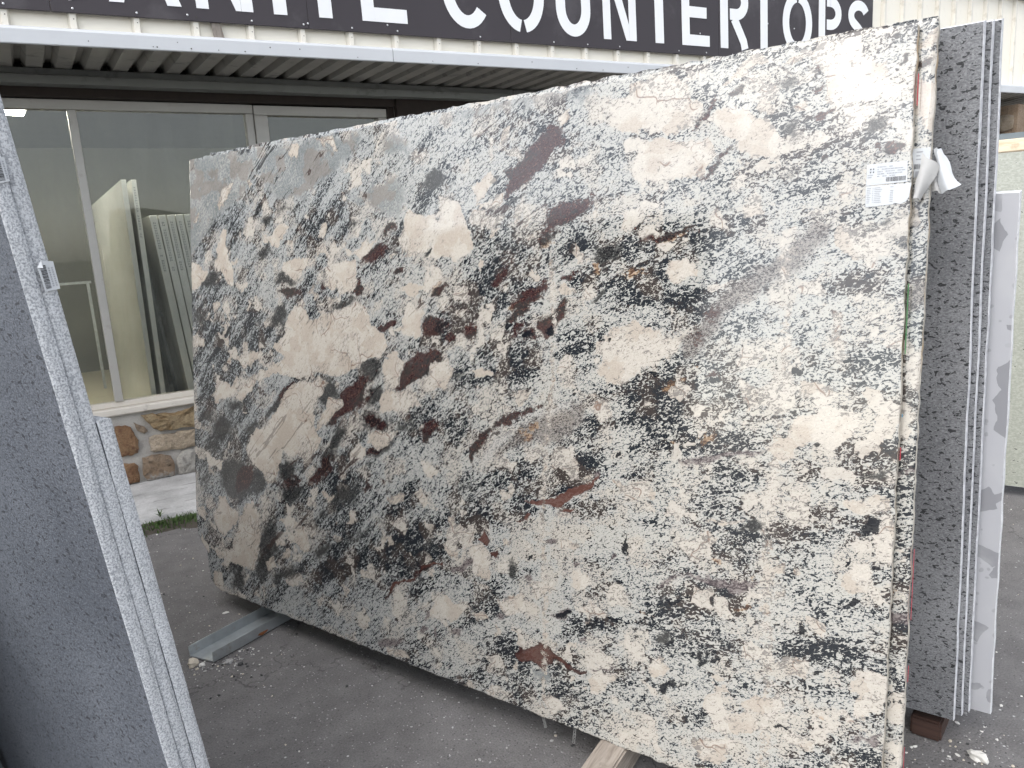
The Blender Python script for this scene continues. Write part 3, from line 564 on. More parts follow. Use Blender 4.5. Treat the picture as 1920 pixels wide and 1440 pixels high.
FEATS=[
('C',1.0,'p',[-0.343,1.156,-0.251,1.187,-0.118,1.205,0.028,1.181,0.185,1.211,0.242,1.141,0.215,1.093,0.109,1.068,-0.001,1.013,-0.074,0.988,-0.183,1.009,-0.239,0.999,-0.343,1.007,-0.515,0.958,-0.632,0.864,-0.671,0.892,-0.631,0.943,-0.415,1.025,-0.343,1.074,-0.415,1.108]),
('C',1.0,'p',[-0.239,0.984,-0.139,0.983,-0.085,0.959,-0.139,0.919,-0.166,0.88,-0.171,0.807,-0.116,0.762,-0.138,0.701,-0.297,0.667,-0.344,0.691,-0.368,0.643,-0.393,0.563,-0.442,0.548,-0.479,0.581,-0.568,0.601,-0.601,0.66,-0.541,0.746,-0.441,0.787,-0.416,0.836,-0.344,0.917]),
('C',1.0,'p',[-0.138,0.832,-0.074,0.91,-0.011,0.915,-0.0,0.888,-0.095,0.829,-0.16,0.794]),
('C',1.0,'p',[0.224,1.067,0.279,1.116,0.329,1.092,0.325,1.06,0.272,1.004,0.235,1.015]),
('C',1.0,'p',[0.198,0.932,0.235,0.982,0.29,0.979,0.389,0.961,0.407,0.943,0.319,0.909,0.208,0.899]),
('C',1.0,'p',[0.388,1.012,0.505,1.095,0.522,1.096,0.524,1.003,0.406,0.988]),
('C',1.0,'p',[0.296,1.201,0.358,1.228,0.41,1.223,0.402,1.178,0.368,1.158,0.26,1.187]),
('C',1.0,'p',[0.132,0.797,0.209,0.839,0.293,0.834,0.275,0.799,0.191,0.756,0.142,0.763]),
('C',1.0,'p',[0.052,0.739,0.092,0.765,0.132,0.749,0.123,0.713,0.053,0.704]),
('C',1.0,'p',[-0.943,0.611,-0.827,0.583,-0.771,0.582,-0.785,0.539,-0.885,0.551]),
('C',1.0,'p',[-0.86,0.327,-0.801,0.421,-0.759,0.427,-0.677,0.375,-0.691,0.323,-0.761,0.261,-0.817,0.275]),
('C',1.0,'p',[-0.677,0.359,-0.57,0.457,-0.493,0.375,-0.506,0.277,-0.559,0.145,-0.652,0.133,-0.819,0.157,-0.833,0.179,-0.692,0.241,-0.678,0.301]),
('C',1.0,'p',[-0.864,0.079,-0.792,0.078,-0.764,0.025,-0.793,-0.033,-0.879,-0.002]),
('C',1.0,'p',[-0.381,0.394,-0.309,0.438,-0.239,0.397,-0.285,0.373,-0.333,0.372]),
('C',1.0,'p',[-0.297,0.348,-0.204,0.411,-0.181,0.34,-0.204,0.313,-0.297,0.31]),
('C',1.0,'p',[-0.469,0.213,-0.406,0.241,-0.394,0.197,-0.456,0.175]),
('C',1.0,'p',[-0.381,0.239,-0.333,0.287,-0.309,0.284,-0.333,0.233]),
('C',1.0,'p',[-0.418,0.31,-0.333,0.326,-0.345,0.293,-0.406,0.288]),
('C',1.0,'p',[0.25,0.587,0.287,0.613,0.333,0.607,0.324,0.579,0.259,0.572]),
('C',1.0,'p',[-0.985,0.348,-0.918,0.36,-0.896,0.329,-0.919,0.295,-0.97,0.316]),
('C',1.0,'p',[-0.949,0.243,-0.876,0.188,-0.936,0.167]),
('C',1.0,'p',[-0.865,0.869,-0.766,0.926,-0.725,0.92,-0.67,0.98,-0.631,0.935,-0.753,0.878,-0.823,0.848]),
('C',1.0,'p',[-0.683,1.035,-0.514,1.081,-0.452,1.061,-0.539,1.034,-0.565,1.009]),
('C',1.0,'p',[-0.115,0.551,-0.072,0.565,-0.04,0.548,-0.083,0.52]),
('C',1.0,'p',[-1.007,1.45,-0.936,1.452,-0.879,1.415,-0.961,1.345,-1.003,1.332]),
('C',1.0,'p',[-0.832,1.51,-0.798,1.584,-0.744,1.576,-0.755,1.52,-0.671,1.424,-0.671,1.368,-0.735,1.362,-0.822,1.433]),
('C',1.0,'p',[-0.102,1.424,-0.035,1.439,0.046,1.442,0.086,1.436,0.063,1.339,0.031,1.318,-0.11,1.351,-0.085,1.385]),
('C',1.0,'p',[0.336,1.61,0.446,1.584,0.479,1.552,0.434,1.486,0.367,1.438,0.303,1.461,0.295,1.502,0.323,1.551]),
('C',1.0,'p',[-0.361,1.43,-0.287,1.462,-0.188,1.443,-0.215,1.409,-0.287,1.382,-0.361,1.406]),
('C',1.0,'p',[-0.188,1.221,-0.076,1.251,0.071,1.285,0.142,1.243,0.174,1.201,0.159,1.147,-0.206,1.134,-0.343,1.195,-0.287,1.272,-0.206,1.278]),
('C',1.0,'p',[-0.314,1.897,-0.26,1.891,-0.269,1.848,-0.305,1.834,-0.323,1.859]),
('C',1.0,'p',[-0.172,1.901,-0.079,1.892,-0.021,1.848,-0.054,1.847,-0.112,1.875,-0.121,1.832,-0.146,1.884]),
('C',1.0,'p',[0.3,1.215,0.341,1.287,0.411,1.252,0.385,1.171,0.307,1.168]),
('C',1.0,'p',[0.448,1.456,0.507,1.493,0.515,1.425,0.462,1.426]),
('C',1.0,'p',[-0.496,1.534,-0.399,1.583,-0.324,1.562,-0.399,1.495]),
('C',1.0,'p',[-0.137,1.542,-0.111,1.585,-0.077,1.561,-0.102,1.529]),
('C',1.0,'p',[-0.807,1.692,-0.752,1.769,-0.698,1.77,-0.742,1.706,-0.786,1.665]),
('C',1.0,'p',[-0.979,1.632,-0.932,1.694,-0.92,1.68,-0.956,1.631]),
('C',1.0,'p',[-0.505,1.672,-0.466,1.692,-0.427,1.661,-0.476,1.646]),
('C',1.0,'p',[-0.584,1.791,-0.564,1.807,-0.554,1.77,-0.574,1.76]),
('C',1.0,'p',[0.312,1.323,0.34,1.368,0.396,1.343,0.369,1.307]),
('C',1.0,'p',[-0.859,1.28,-0.791,1.299,-0.78,1.274,-0.837,1.248]),
('C',1.0,'p',[0.07,1.473,0.132,1.514,0.185,1.506,0.14,1.471,0.109,1.446]),
('C',1.0,'p',[0.436,1.447,0.49,1.633,0.562,1.634,0.611,1.519,0.613,1.46,0.551,1.426]),
('C',1.0,'p',[0.723,1.814,0.752,1.828,0.753,1.788,0.732,1.774]),
('C',1.0,'p',[1.108,1.849,1.171,1.875,1.176,1.904,1.296,1.908,1.346,1.848,1.357,1.832,1.361,1.756,1.204,1.761,1.135,1.78,1.111,1.793]),
('C',1.0,'p',[1.211,1.735,1.288,1.741,1.363,1.703,1.368,1.607,1.21,1.621,1.186,1.648]),
('C',1.0,'p',[0.946,1.328,0.991,1.36,1.023,1.333,0.999,1.311]),
('C',1.0,'p',[0.637,1.417,0.66,1.423,0.653,1.388]),
('C',1.0,'p',[0.694,1.549,0.73,1.576,0.745,1.552,0.724,1.536]),
('C',1.0,'p',[0.923,1.817,0.967,1.853,0.974,1.826,0.943,1.804]),
('C',1.0,'p',[0.688,1.492,0.709,1.531,0.732,1.513,0.718,1.479]),
('C',1.0,'p',[0.608,1.672,0.675,1.695,0.691,1.665,0.633,1.6,0.743,1.626,0.729,1.599,0.656,1.586]),
('C',1.0,'p',[1.278,1.91,1.311,1.89,1.382,1.813,1.363,1.773,1.317,1.746,1.285,1.755]),
('C',1.0,'p',[1.389,1.765,1.453,1.775,1.535,1.746,1.593,1.694,1.59,1.655,1.531,1.656,1.462,1.686,1.431,1.727]),
('C',1.0,'p',[1.287,1.706,1.406,1.716,1.424,1.658,1.391,1.619,1.291,1.622]),
('C',1.0,'p',[1.531,1.837,1.558,1.832,1.582,1.811,1.579,1.789,1.551,1.793]),
('C',1.0,'p',[1.661,1.893,1.702,1.902,1.743,1.895,1.77,1.853,1.814,1.837,1.828,1.798,1.813,1.775,1.731,1.759,1.693,1.764]),
('C',1.0,'p',[1.735,1.468,1.759,1.479,1.836,1.458,1.842,1.425,1.795,1.418,1.736,1.437]),
('C',1.0,'p',[1.508,1.548,1.549,1.559,1.551,1.522,1.514,1.516]),
('C',1.0,'p',[1.592,1.871,1.618,1.892,1.661,1.893,1.671,1.87]),
('C',1.0,'p',[1.301,1.395,1.354,1.404,1.387,1.369,1.335,1.345,1.302,1.365]),
('C',1.0,'p',[1.745,1.719,1.789,1.73,1.779,1.693,1.751,1.693]),
('C',1.0,'p',[1.624,1.769,1.658,1.782,1.651,1.753,1.63,1.751]),
('C',1.0,'p',[1.833,1.707,1.874,1.718,1.872,1.69,1.842,1.69]),
('C',1.0,'p',[1.508,1.912,1.555,1.908,1.583,1.885,1.528,1.886,1.492,1.861,1.449,1.863]),
('C',1.0,'p',[1.66,1.096,1.686,1.106,1.713,1.099,1.748,1.07,1.72,1.046,1.67,1.073]),
('C',1.0,'p',[1.682,1.015,1.716,1.041,1.775,1.041,1.826,1.015,1.812,0.974,1.756,0.936,1.72,0.959,1.682,0.941,1.62,0.901,1.595,0.945,1.64,0.964]),
('C',1.0,'p',[1.845,0.753,1.867,0.797,1.902,0.807,1.908,0.703,1.857,0.693]),
('C',1.0,'p',[1.77,0.83,1.899,0.85,1.901,0.82,1.83,0.799,1.776,0.808]),
('C',1.0,'p',[1.448,0.724,1.503,0.738,1.553,0.737,1.489,0.721]),
('C',1.0,'p',[1.309,1.193,1.347,1.189,1.343,1.159,1.311,1.153]),
('C',1.0,'p',[1.573,0.804,1.629,0.831,1.639,0.804,1.593,0.788]),
('C',0.62,'p',[1.736,1.292,1.774,1.283,1.781,1.165,1.736,1.141,1.74,1.23]),
('C',1.0,'p',[1.18,0.791,1.249,0.811,1.302,0.777,1.286,0.753,1.205,0.762]),
('C',1.0,'p',[1.104,1.003,1.147,1.018,1.154,0.976,1.118,0.961]),
('C',1.0,'p',[0.519,0.465,0.538,0.559,0.567,0.545,0.564,0.493,0.581,0.44]),
('C',1.0,'p',[0.629,0.468,0.668,0.501,0.708,0.478,0.7,0.452,0.63,0.437]),
('C',1.0,'p',[0.443,1.088,0.551,1.075,0.536,1.018,0.478,0.995,0.427,0.998]),
('C',1.0,'p',[0.615,1.06,0.669,1.081,0.715,1.06,0.662,1.045]),
('C',0.66,'p',[1.115,1.197,1.192,1.225,1.344,1.194,1.356,1.165,1.249,1.103,1.193,1.058,1.095,1.089]),
('C',1.0,'p',[0.632,0.483,0.674,0.502,0.71,0.487,0.719,0.411,0.698,0.384,0.649,0.379]),
('C',1.0,'p',[0.522,0.455,0.565,0.555,0.571,0.47,0.553,0.432]),
('C',1.0,'p',[0.443,0.195,0.518,0.285,0.623,0.275,0.565,0.226,0.489,0.207]),
('C',1.0,'p',[0.934,0.062,0.983,0.088,1.027,0.06,0.979,0.033]),
('C',1.0,'p',[1.099,0.172,1.138,0.204,1.178,0.196,1.158,0.144,1.118,0.131]),
('C',1.0,'p',[1.288,0.259,1.323,0.303,1.36,0.261,1.341,0.241]),
('C',1.0,'p',[0.748,0.329,0.841,0.373,0.881,0.328,0.79,0.294]),
('C',1.0,'p',[1.024,0.468,1.065,0.492,1.094,0.473,1.072,0.437,1.031,0.438]),
('C',1.0,'p',[0.652,0.254,0.708,0.285,0.716,0.248,0.674,0.231]),
('C',1.0,'p',[0.238,0.036,0.348,0.054,0.357,0.025,0.256,0.009]),
('C',1.0,'p',[0.843,0.275,0.864,0.248,0.861,0.236,0.837,0.257]),
('C',1.0,'p',[0.808,0.122,0.828,0.144,0.835,0.119,0.815,0.107]),
('C',1.0,'p',[0.757,0.513,0.783,0.523,0.784,0.502,0.764,0.498]),
('C',1.0,'p',[0.89,0.432,0.953,0.441,0.941,0.407,0.879,0.392]),
('C',1.0,'p',[0.967,0.559,1.02,0.58,1.033,0.552,0.98,0.531]),
('C',1.0,'p',[1.571,0.249,1.596,0.279,1.646,0.3,1.668,0.264,1.64,0.241,1.577,0.233]),
('C',1.0,'p',[1.517,0.186,1.551,0.225,1.611,0.232,1.625,0.206,1.601,0.184,1.532,0.16]),
('C',1.0,'p',[1.442,0.114,1.488,0.131,1.541,0.154,1.559,0.147,1.526,0.094,1.51,0.056,1.468,0.049]),
('C',1.0,'p',[1.671,0.204,1.703,0.224,1.763,0.207,1.749,0.185,1.685,0.183]),
('C',1.0,'p',[1.833,0.322,1.864,0.345,1.887,0.324,1.878,0.297,1.845,0.298]),
('C',1.0,'p',[1.778,0.621,1.809,0.676,1.842,0.675,1.852,0.626,1.877,0.616,1.846,0.597,1.791,0.592]),
('C',1.0,'p',[1.613,0.618,1.649,0.638,1.658,0.615,1.63,0.6]),
('C',1.0,'p',[1.631,0.575,1.664,0.578,1.661,0.557,1.641,0.556]),
('C',1.0,'p',[1.268,0.252,1.297,0.28,1.358,0.256,1.299,0.238]),
('G',1.0,'e',[-0.343,1.377,0.082,0.008,0.006,-0.02]),
('G',1.0,'e',[-0.381,1.235,0.04,0.026,0.04,-0.024]),
('G',1.0,'e',[-0.88,1.377,0.061,0.028,0.016,-0.011]),
('G',1.0,'e',[0.015,1.285,0.065,0.021,0.008,-0.011]),
('G',1.0,'e',[0.448,1.476,0.055,0.039,0.009,-0.007]),
('G',0.7,'e',[-0.342,1.641,0.069,0.011,0.009,-0.017]),
('G',0.7,'e',[0.069,1.559,0.027,0.009,0.012,-0.014]),
('G',0.7,'e',[-0.476,1.611,0.05,0.015,0.019,-0.022]),
('G',0.7,'e',[-0.476,1.486,0.051,0.016,0.024,-0.026]),
('G',0.7,'e',[-0.964,1.2,0.051,0.017,0.035,-0.033]),
('G',1.0,'e',[-0.692,0.851,0.04,-0.011,-0.034,-0.038]),
('G',1.0,'e',[-0.881,0.777,0.05,0.005,-0.0,-0.025]),
('G',1.0,'e',[-0.782,0.737,0.074,0.044,0.053,-0.032]),
('G',1.0,'e',[-0.689,0.528,0.104,0.051,0.073,-0.066]),
('G',1.0,'e',[-0.53,0.535,0.063,0.009,-0.0,-0.048]),
('G',1.0,'e',[-0.392,0.876,0.076,0.054,0.019,-0.01]),
('G',1.0,'e',[-0.297,0.928,0.053,0.032,0.011,-0.008]),
('G',1.0,'e',[-0.095,0.936,0.055,0.025,0.032,-0.034]),
('G',1.0,'e',[-0.031,0.772,0.03,-0.004,-0.025,-0.05]),
('G',1.0,'e',[-0.073,0.681,0.026,-0.009,-0.056,-0.061]),
('G',1.0,'e',[0.158,1.03,0.062,0.02,0.02,-0.037]),
('G',1.0,'e',[0.178,0.957,0.057,0.004,0.0,-0.034]),
('G',1.0,'e',[0.18,0.863,0.049,0.025,0.024,-0.027]),
('G',1.0,'e',[0.219,0.759,0.08,0.043,0.012,-0.013]),
('G',1.0,'e',[-0.332,0.617,0.051,0.026,0.035,-0.034]),
('G',1.0,'e',[-0.297,0.531,0.058,0.009,-0.0,-0.034]),
('G',1.0,'e',[-0.456,0.263,0.066,0.002,-0.05,-0.126]),
('G',1.0,'e',[-0.114,0.316,0.056,0.033,0.019,-0.018]),
('G',1.0,'e',[-0.345,0.176,0.076,0.039,0.015,-0.018]),
('G',1.0,'e',[-0.68,0.094,0.052,0.003,-0.026,-0.062]),
('G',1.0,'e',[-0.273,0.767,0.012,-0.003,-0.029,-0.036]),
('G',0.62,'e',[-0.593,0.749,0.085,0.027,0.013,-0.021]),
('G',0.62,'e',[0.002,0.548,0.111,0.053,0.022,-0.029]),
('G',0.62,'e',[-0.137,0.452,0.094,0.052,0.022,-0.022]),
('G',0.62,'e',[-0.84,0.648,0.085,0.01,-0.001,-0.05]),
('G',0.62,'e',[-0.93,0.468,0.059,0.009,-0.001,-0.068]),
('G',0.62,'e',[0.096,0.408,0.107,0.055,0.017,-0.022]),
('G',0.62,'e',[-0.115,0.471,0.056,0.031,0.016,-0.016]),
('G',0.62,'e',[0.459,0.471,0.048,0.022,0.012,-0.022]),
('G',0.62,'e',[0.131,0.831,0.05,0.025,0.015,-0.016]),
('G',0.62,'e',[0.32,0.863,0.058,0.021,0.013,-0.023]),
('G',0.62,'e',[0.153,0.682,0.054,0.021,0.01,-0.018]),
('B',1.0,'e',[-0.324,1.33,0.073,0.016,0.014,-0.025]),
('B',1.0,'e',[0.17,1.47,0.043,0.019,0.022,-0.022]),
('B',1.0,'e',[0.236,1.54,0.041,0.018,0.011,-0.011]),
('B',1.0,'e',[0.095,1.345,0.031,-0.004,-0.008,-0.032]),
('B',1.0,'e',[0.446,1.228,0.029,0.013,0.021,-0.025]),
('B',1.0,'e',[0.226,1.208,0.032,0.014,0.008,-0.009]),
('B',1.0,'e',[0.289,1.405,0.019,-0.008,-0.014,-0.018]),
('B',1.0,'e',[0.464,1.322,0.048,0.025,0.012,-0.012]),
('B',0.6,'e',[-0.11,1.346,0.017,-0.002,-0.01,-0.039]),
('B',1.0,'p',[0.272,0.991,0.316,1.066,0.386,1.108,0.488,1.125,0.489,1.081,0.431,1.04,0.309,0.98]),
('B',1.0,'e',[0.051,0.92,0.068,0.045,0.039,-0.028]),
('B',1.0,'e',[-0.021,0.858,0.08,0.039,0.012,-0.012]),
('B',1.0,'e',[-0.094,0.649,0.021,-0.009,-0.063,-0.059]),
('B',1.0,'e',[-0.138,0.614,0.047,0.025,0.008,-0.008]),
('B',1.0,'e',[-0.297,0.576,0.068,0.018,0.005,-0.018]),
('B',1.0,'e',[-0.621,0.538,0.037,-0.003,-0.028,-0.05]),
('B',1.0,'e',[0.18,0.863,0.038,0.004,0.0,-0.024]),
('B',1.0,'e',[0.191,0.756,0.054,0.033,0.01,-0.009]),
('B',1.0,'e',[0.452,0.851,0.025,-0.01,-0.029,-0.035]),
('B',1.0,'e',[0.427,0.816,0.015,-0.005,-0.013,-0.018]),
('B',1.0,'e',[0.444,0.369,0.062,0.035,0.006,-0.008]),
('B',1.0,'e',[-0.332,0.926,0.05,0.035,0.012,-0.007]),
('B',1.0,'e',[0.445,1.205,0.042,0.001,0.0,-0.025]),
('B',0.62,'e',[0.091,0.951,0.109,0.052,0.03,-0.033]),
('B',0.62,'e',[0.304,0.723,0.023,0.013,0.009,-0.01]),
('B',0.62,'e',[0.249,0.641,0.035,0.014,0.008,-0.015]),
('B',0.62,'e',[0.144,0.598,0.028,-0.003,-0.013,-0.028]),
('B',1.0,'p',[0.744,1.615,0.764,1.664,0.727,1.69,0.811,1.732,0.837,1.768,0.891,1.794,0.95,1.787,0.945,1.756,0.893,1.724,0.841,1.663,0.786,1.623]),
('B',1.0,'p',[0.886,1.527,0.938,1.573,0.989,1.581,1.076,1.601,1.022,1.557,0.978,1.522]),
('B',1.0,'p',[0.874,1.478,0.913,1.51,0.985,1.517,0.941,1.476,0.888,1.45]),
('B',1.0,'p',[0.714,1.352,0.735,1.392,0.771,1.403,0.75,1.374,0.722,1.346]),
('B',1.0,'p',[0.747,1.247,0.795,1.311,0.905,1.344,0.852,1.294,0.826,1.237,0.754,1.236]),
('B',1.0,'p',[0.895,1.238,0.934,1.289,0.973,1.306,0.999,1.295,0.962,1.24]),
('B',1.0,'p',[0.977,1.371,1.04,1.408,1.064,1.428,1.07,1.417,1.009,1.376]),
('G',1.0,'e',[1.113,1.427,0.035,0.017,0.016,-0.023]),
('G',1.0,'e',[1.086,1.322,0.034,0.021,0.005,-0.006]),
('G',1.0,'e',[0.439,1.692,0.043,0.014,0.017,-0.022]),
('B',1.0,'e',[1.209,1.497,0.025,0.018,0.005,-0.005]),
('B',1.0,'e',[1.253,1.523,0.027,0.003,0.001,-0.005]),
('B',1.0,'e',[1.299,1.471,0.069,0.02,0.004,-0.009]),
('B',1.0,'e',[1.346,1.498,0.03,0.006,0.002,-0.007]),
('R',0.8,'e',[1.203,1.368,0.033,0.005,0.004,-0.015]),
('R',0.8,'e',[0.915,1.466,0.023,0.01,0.007,-0.01]),
('R',0.8,'e',[1.084,1.391,0.016,0.008,0.005,-0.007]),
('R',0.8,'e',[0.775,1.282,0.022,0.015,0.007,-0.006]),
('R',0.8,'e',[0.455,1.336,0.04,0.021,0.01,-0.01]),
('R',0.8,'e',[1.316,1.465,0.044,0.013,0.004,-0.009]),
('B',1.0,'p',[0.733,1.208,0.761,1.267,0.838,1.313,0.879,1.319,0.826,1.245,0.77,1.204]),
('B',1.0,'p',[0.882,1.218,0.934,1.286,0.993,1.297,0.988,1.259,0.917,1.191]),
('B',1.0,'p',[0.821,1.171,0.834,1.194,0.883,1.207,0.876,1.184,0.842,1.163]),
('B',1.0,'p',[0.785,1.181,0.777,1.204,0.827,1.216,0.806,1.182]),
('B',1.0,'p',[0.425,1.118,0.492,1.134,0.493,1.09,0.426,1.043]),
('B',1.0,'p',[0.622,0.773,0.629,0.817,0.666,0.87,0.748,0.92,0.944,0.998,0.957,0.997,0.835,0.94,0.727,0.876,0.698,0.849,0.683,0.811,0.646,0.751]),
('K',1.0,'e',[0.842,1.18,0.021,0.011,0.007,-0.009]),
('K',1.0,'e',[0.755,1.203,0.018,0.0,0.0,-0.008]),
('K',1.0,'e',[0.93,1.208,0.012,0.0,0.0,-0.014]),
('B',1.0,'e',[0.619,1.193,0.024,-0.01,-0.015,-0.021]),
('B',1.0,'e',[0.524,1.166,0.016,0.001,0.0,-0.015]),
('B',1.0,'e',[0.457,1.22,0.042,0.001,0.001,-0.025]),
('W',1.0,'p',[0.685,0.763,0.713,0.827,0.764,0.874,0.864,0.926,0.984,0.993,1.022,1.008,0.997,0.978,0.864,0.92,0.772,0.869,0.73,0.793]),
('M',0.95,'p',[0.737,0.794,0.772,0.858,0.836,0.906,0.958,0.963,1.042,1.006,1.08,1.001,1.075,0.968,0.987,0.887,0.921,0.851,0.81,0.832]),
('R',0.75,'e',[0.844,0.871,0.027,-0.016,-0.018,-0.02]),
('R',0.75,'e',[0.872,0.898,0.024,0.003,0.001,-0.02]),
('U',1.0,'p',[0.85,0.679,0.899,0.687,0.94,0.699,1.006,0.732,1.082,0.76,1.131,0.795,1.095,0.751,1.02,0.706,0.955,0.67,0.9,0.669]),
('U',1.0,'p',[0.802,0.599,0.845,0.613,0.862,0.645,0.872,0.641,0.859,0.612,0.824,0.597]),
('U',0.9,'e',[0.683,0.523,0.023,0.004,0.0,-0.019]),
('U',0.9,'e',[0.723,0.481,0.018,-0.008,-0.005,-0.006]),
('U',0.9,'e',[1.008,0.667,0.039,0.004,-0.0,-0.005]),
('V',1.0,'e',[1.113,0.789,0.018,0.012,0.008,-0.011]),
('G',0.62,'e',[0.6,0.67,0.044,0.019,0.01,-0.019]),
('G',0.62,'e',[0.576,1.046,0.03,0.01,0.009,-0.017]),
('G',0.62,'e',[0.716,1.031,0.028,0.01,0.005,-0.01]),
('K',1.0,'e',[1.176,0.948,0.008,0.001,0.0,-0.007]),
('K',1.0,'e',[1.177,0.863,0.007,0.001,0.0,-0.005]),
('K',1.0,'e',[1.172,0.838,0.005,0.001,0.0,-0.006]),
('K',1.0,'e',[1.149,0.633,0.013,-0.002,-0.002,-0.006]),
('K',1.0,'e',[1.188,0.586,0.012,0.007,0.009,-0.018]),
('K',1.0,'e',[1.14,1.179,0.008,0.0,0.0,-0.005]),
('K',1.0,'e',[1.363,0.642,0.006,0.001,0.0,-0.005]),
('K',1.0,'e',[1.283,1.095,0.019,0.004,0.002,-0.007]),
('B',1.0,'p',[1.446,1.818,1.465,1.833,1.503,1.832,1.5,1.805,1.467,1.792]),
('B',1.0,'p',[1.364,1.754,1.388,1.784,1.417,1.813,1.424,1.807,1.399,1.773,1.369,1.749]),
('B',1.0,'p',[1.396,1.609,1.415,1.635,1.443,1.679,1.462,1.682,1.454,1.655,1.426,1.62]),
('B',1.0,'p',[1.666,1.794,1.694,1.823,1.721,1.853,1.746,1.857,1.735,1.838,1.699,1.81,1.675,1.788]),
('B',1.0,'p',[1.642,1.84,1.684,1.859,1.717,1.862,1.684,1.851,1.651,1.835]),
('B',1.0,'e',[1.849,1.636,0.035,0.01,0.005,-0.012]),
('B',1.0,'e',[1.809,1.644,0.01,-0.001,0.0,-0.008]),
('B',1.0,'e',[1.704,1.638,0.011,-0.001,0.0,-0.008]),
('B',1.0,'e',[1.678,1.74,0.014,0.007,0.005,-0.008]),
('B',1.0,'e',[1.86,1.833,0.015,0.009,0.003,-0.004]),
('G',0.9,'e',[1.604,1.825,0.027,0.008,0.007,-0.015]),
('G',0.9,'e',[1.807,1.694,0.028,0.018,0.007,-0.011]),
('G',0.6,'e',[1.624,1.616,0.032,0.009,0.007,-0.017]),
('G',0.6,'e',[1.61,1.714,0.018,-0.002,0.001,-0.018]),
('G',0.6,'e',[1.469,1.542,0.023,0.006,0.008,-0.018]),
('G',0.6,'e',[1.846,1.483,0.04,0.019,0.006,-0.012]),
('G',0.6,'e',[1.885,1.415,0.023,-0.001,0.001,-0.025]),
('K',1.0,'e',[1.746,1.486,0.013,-0.001,0.0,-0.005]),
('K',1.0,'e',[1.72,1.583,0.015,0.006,0.002,-0.004]),
('K',1.0,'e',[1.524,1.5,0.005,-0.0,0.0,-0.004]),
('M',1.0,'p',[1.607,1.415,1.641,1.45,1.683,1.483,1.718,1.473,1.712,1.429,1.662,1.387,1.584,1.343,1.511,1.287,1.422,1.276,1.484,1.329,1.545,1.376]),
('M',1.0,'p',[1.347,1.189,1.388,1.22,1.452,1.289,1.48,1.313,1.548,1.304,1.511,1.276,1.479,1.247,1.446,1.203,1.397,1.152,1.355,1.14]),
('B',0.55,'e',[1.389,1.196,0.029,0.021,0.019,-0.023]),
('B',0.55,'e',[1.445,1.105,0.019,0.008,0.004,-0.009]),
('B',0.55,'e',[1.448,1.256,0.022,0.019,0.014,-0.014]),
('V',1.0,'p',[1.357,0.862,1.43,0.891,1.519,0.917,1.586,0.935,1.577,0.919,1.481,0.888,1.389,0.856]),
('G',1.0,'e',[1.568,0.725,0.028,0.008,0.002,-0.012]),
('G',1.0,'e',[1.861,0.897,0.03,0.01,0.001,-0.006]),
('R',0.85,'e',[1.442,0.95,0.029,0.011,0.003,-0.01]),
('R',0.85,'e',[1.336,1.073,0.025,0.01,0.005,-0.011]),
('R',0.85,'e',[1.403,1.122,0.01,0.001,0.0,-0.006]),
('R',0.85,'e',[1.344,0.909,0.016,0.002,0.0,-0.005]),
('K',1.0,'e',[1.844,0.775,0.016,-0.007,-0.011,-0.025]),
('K',1.0,'e',[1.772,1.169,0.016,0.001,0.0,-0.005]),
('K',1.0,'e',[1.654,1.118,0.013,0.001,0.001,-0.014]),
('K',1.0,'e',[1.717,0.945,0.013,0.002,0.0,-0.005]),
('K',1.0,'e',[1.66,1.015,0.01,0.001,0.0,-0.005]),
('U',1.0,'p',[0.827,0.161,0.846,0.199,0.897,0.224,0.96,0.231,0.991,0.208,1.04,0.19,1.099,0.197,1.093,0.185,1.052,0.178,0.992,0.187,0.949,0.169,0.931,0.147,0.899,0.16,0.847,0.15]),
('U',1.0,'p',[0.236,0.224,0.303,0.283,0.392,0.333,0.423,0.37,0.485,0.401,0.516,0.407,0.439,0.367,0.4,0.329,0.32,0.28,0.244,0.22]),
('U',1.0,'p',[0.653,0.509,0.687,0.544,0.709,0.526,0.702,0.508]),
('U',1.0,'p',[0.71,0.487,0.744,0.475,0.731,0.469]),
('O',1.0,'e',[0.925,0.129,0.031,0.009,0.001,-0.021]),
('V',1.0,'e',[0.605,0.415,0.047,0.023,0.006,-0.011]),
('V',1.0,'e',[1.149,0.215,0.038,0.007,-0.0,-0.003]),
('V',1.0,'e',[0.264,0.062,0.063,0.034,0.009,-0.015]),
('K',1.0,'e',[1.15,0.632,0.011,-0.002,-0.002,-0.006]),
('K',1.0,'e',[1.19,0.6,0.007,-0.0,-0.007,-0.027]),
('K',1.0,'e',[1.368,0.642,0.006,0.001,0.0,-0.006]),
('K',1.0,'e',[0.998,0.357,0.028,-0.002,-0.002,-0.006]),
('K',1.0,'e',[1.111,0.34,0.024,0.019,0.004,-0.005]),
('K',1.0,'e',[1.172,0.36,0.021,-0.005,-0.003,-0.006]),
('K',1.0,'e',[1.342,0.214,0.043,0.025,0.002,-0.007]),
('K',1.0,'e',[1.328,0.193,0.016,-0.004,-0.005,-0.01]),
('K',1.0,'e',[0.86,0.495,0.013,0.003,0.0,-0.007]),
('V',0.9,'e',[0.949,0.556,0.021,0.004,0.0,-0.009]),
('V',0.9,'e',[0.871,0.434,0.019,0.004,0.0,-0.012]),
('V',0.9,'e',[0.763,0.282,0.019,0.005,0.0,-0.012]),
('V',0.9,'e',[0.573,0.182,0.027,0.007,0.0,-0.017]),
('V',0.9,'e',[0.498,0.156,0.012,0.003,0.0,-0.021]),
('V',0.9,'e',[1.047,0.503,0.016,0.003,0.0,-0.008]),
('V',0.9,'e',[1.083,0.296,0.014,0.004,0.0,-0.006]),
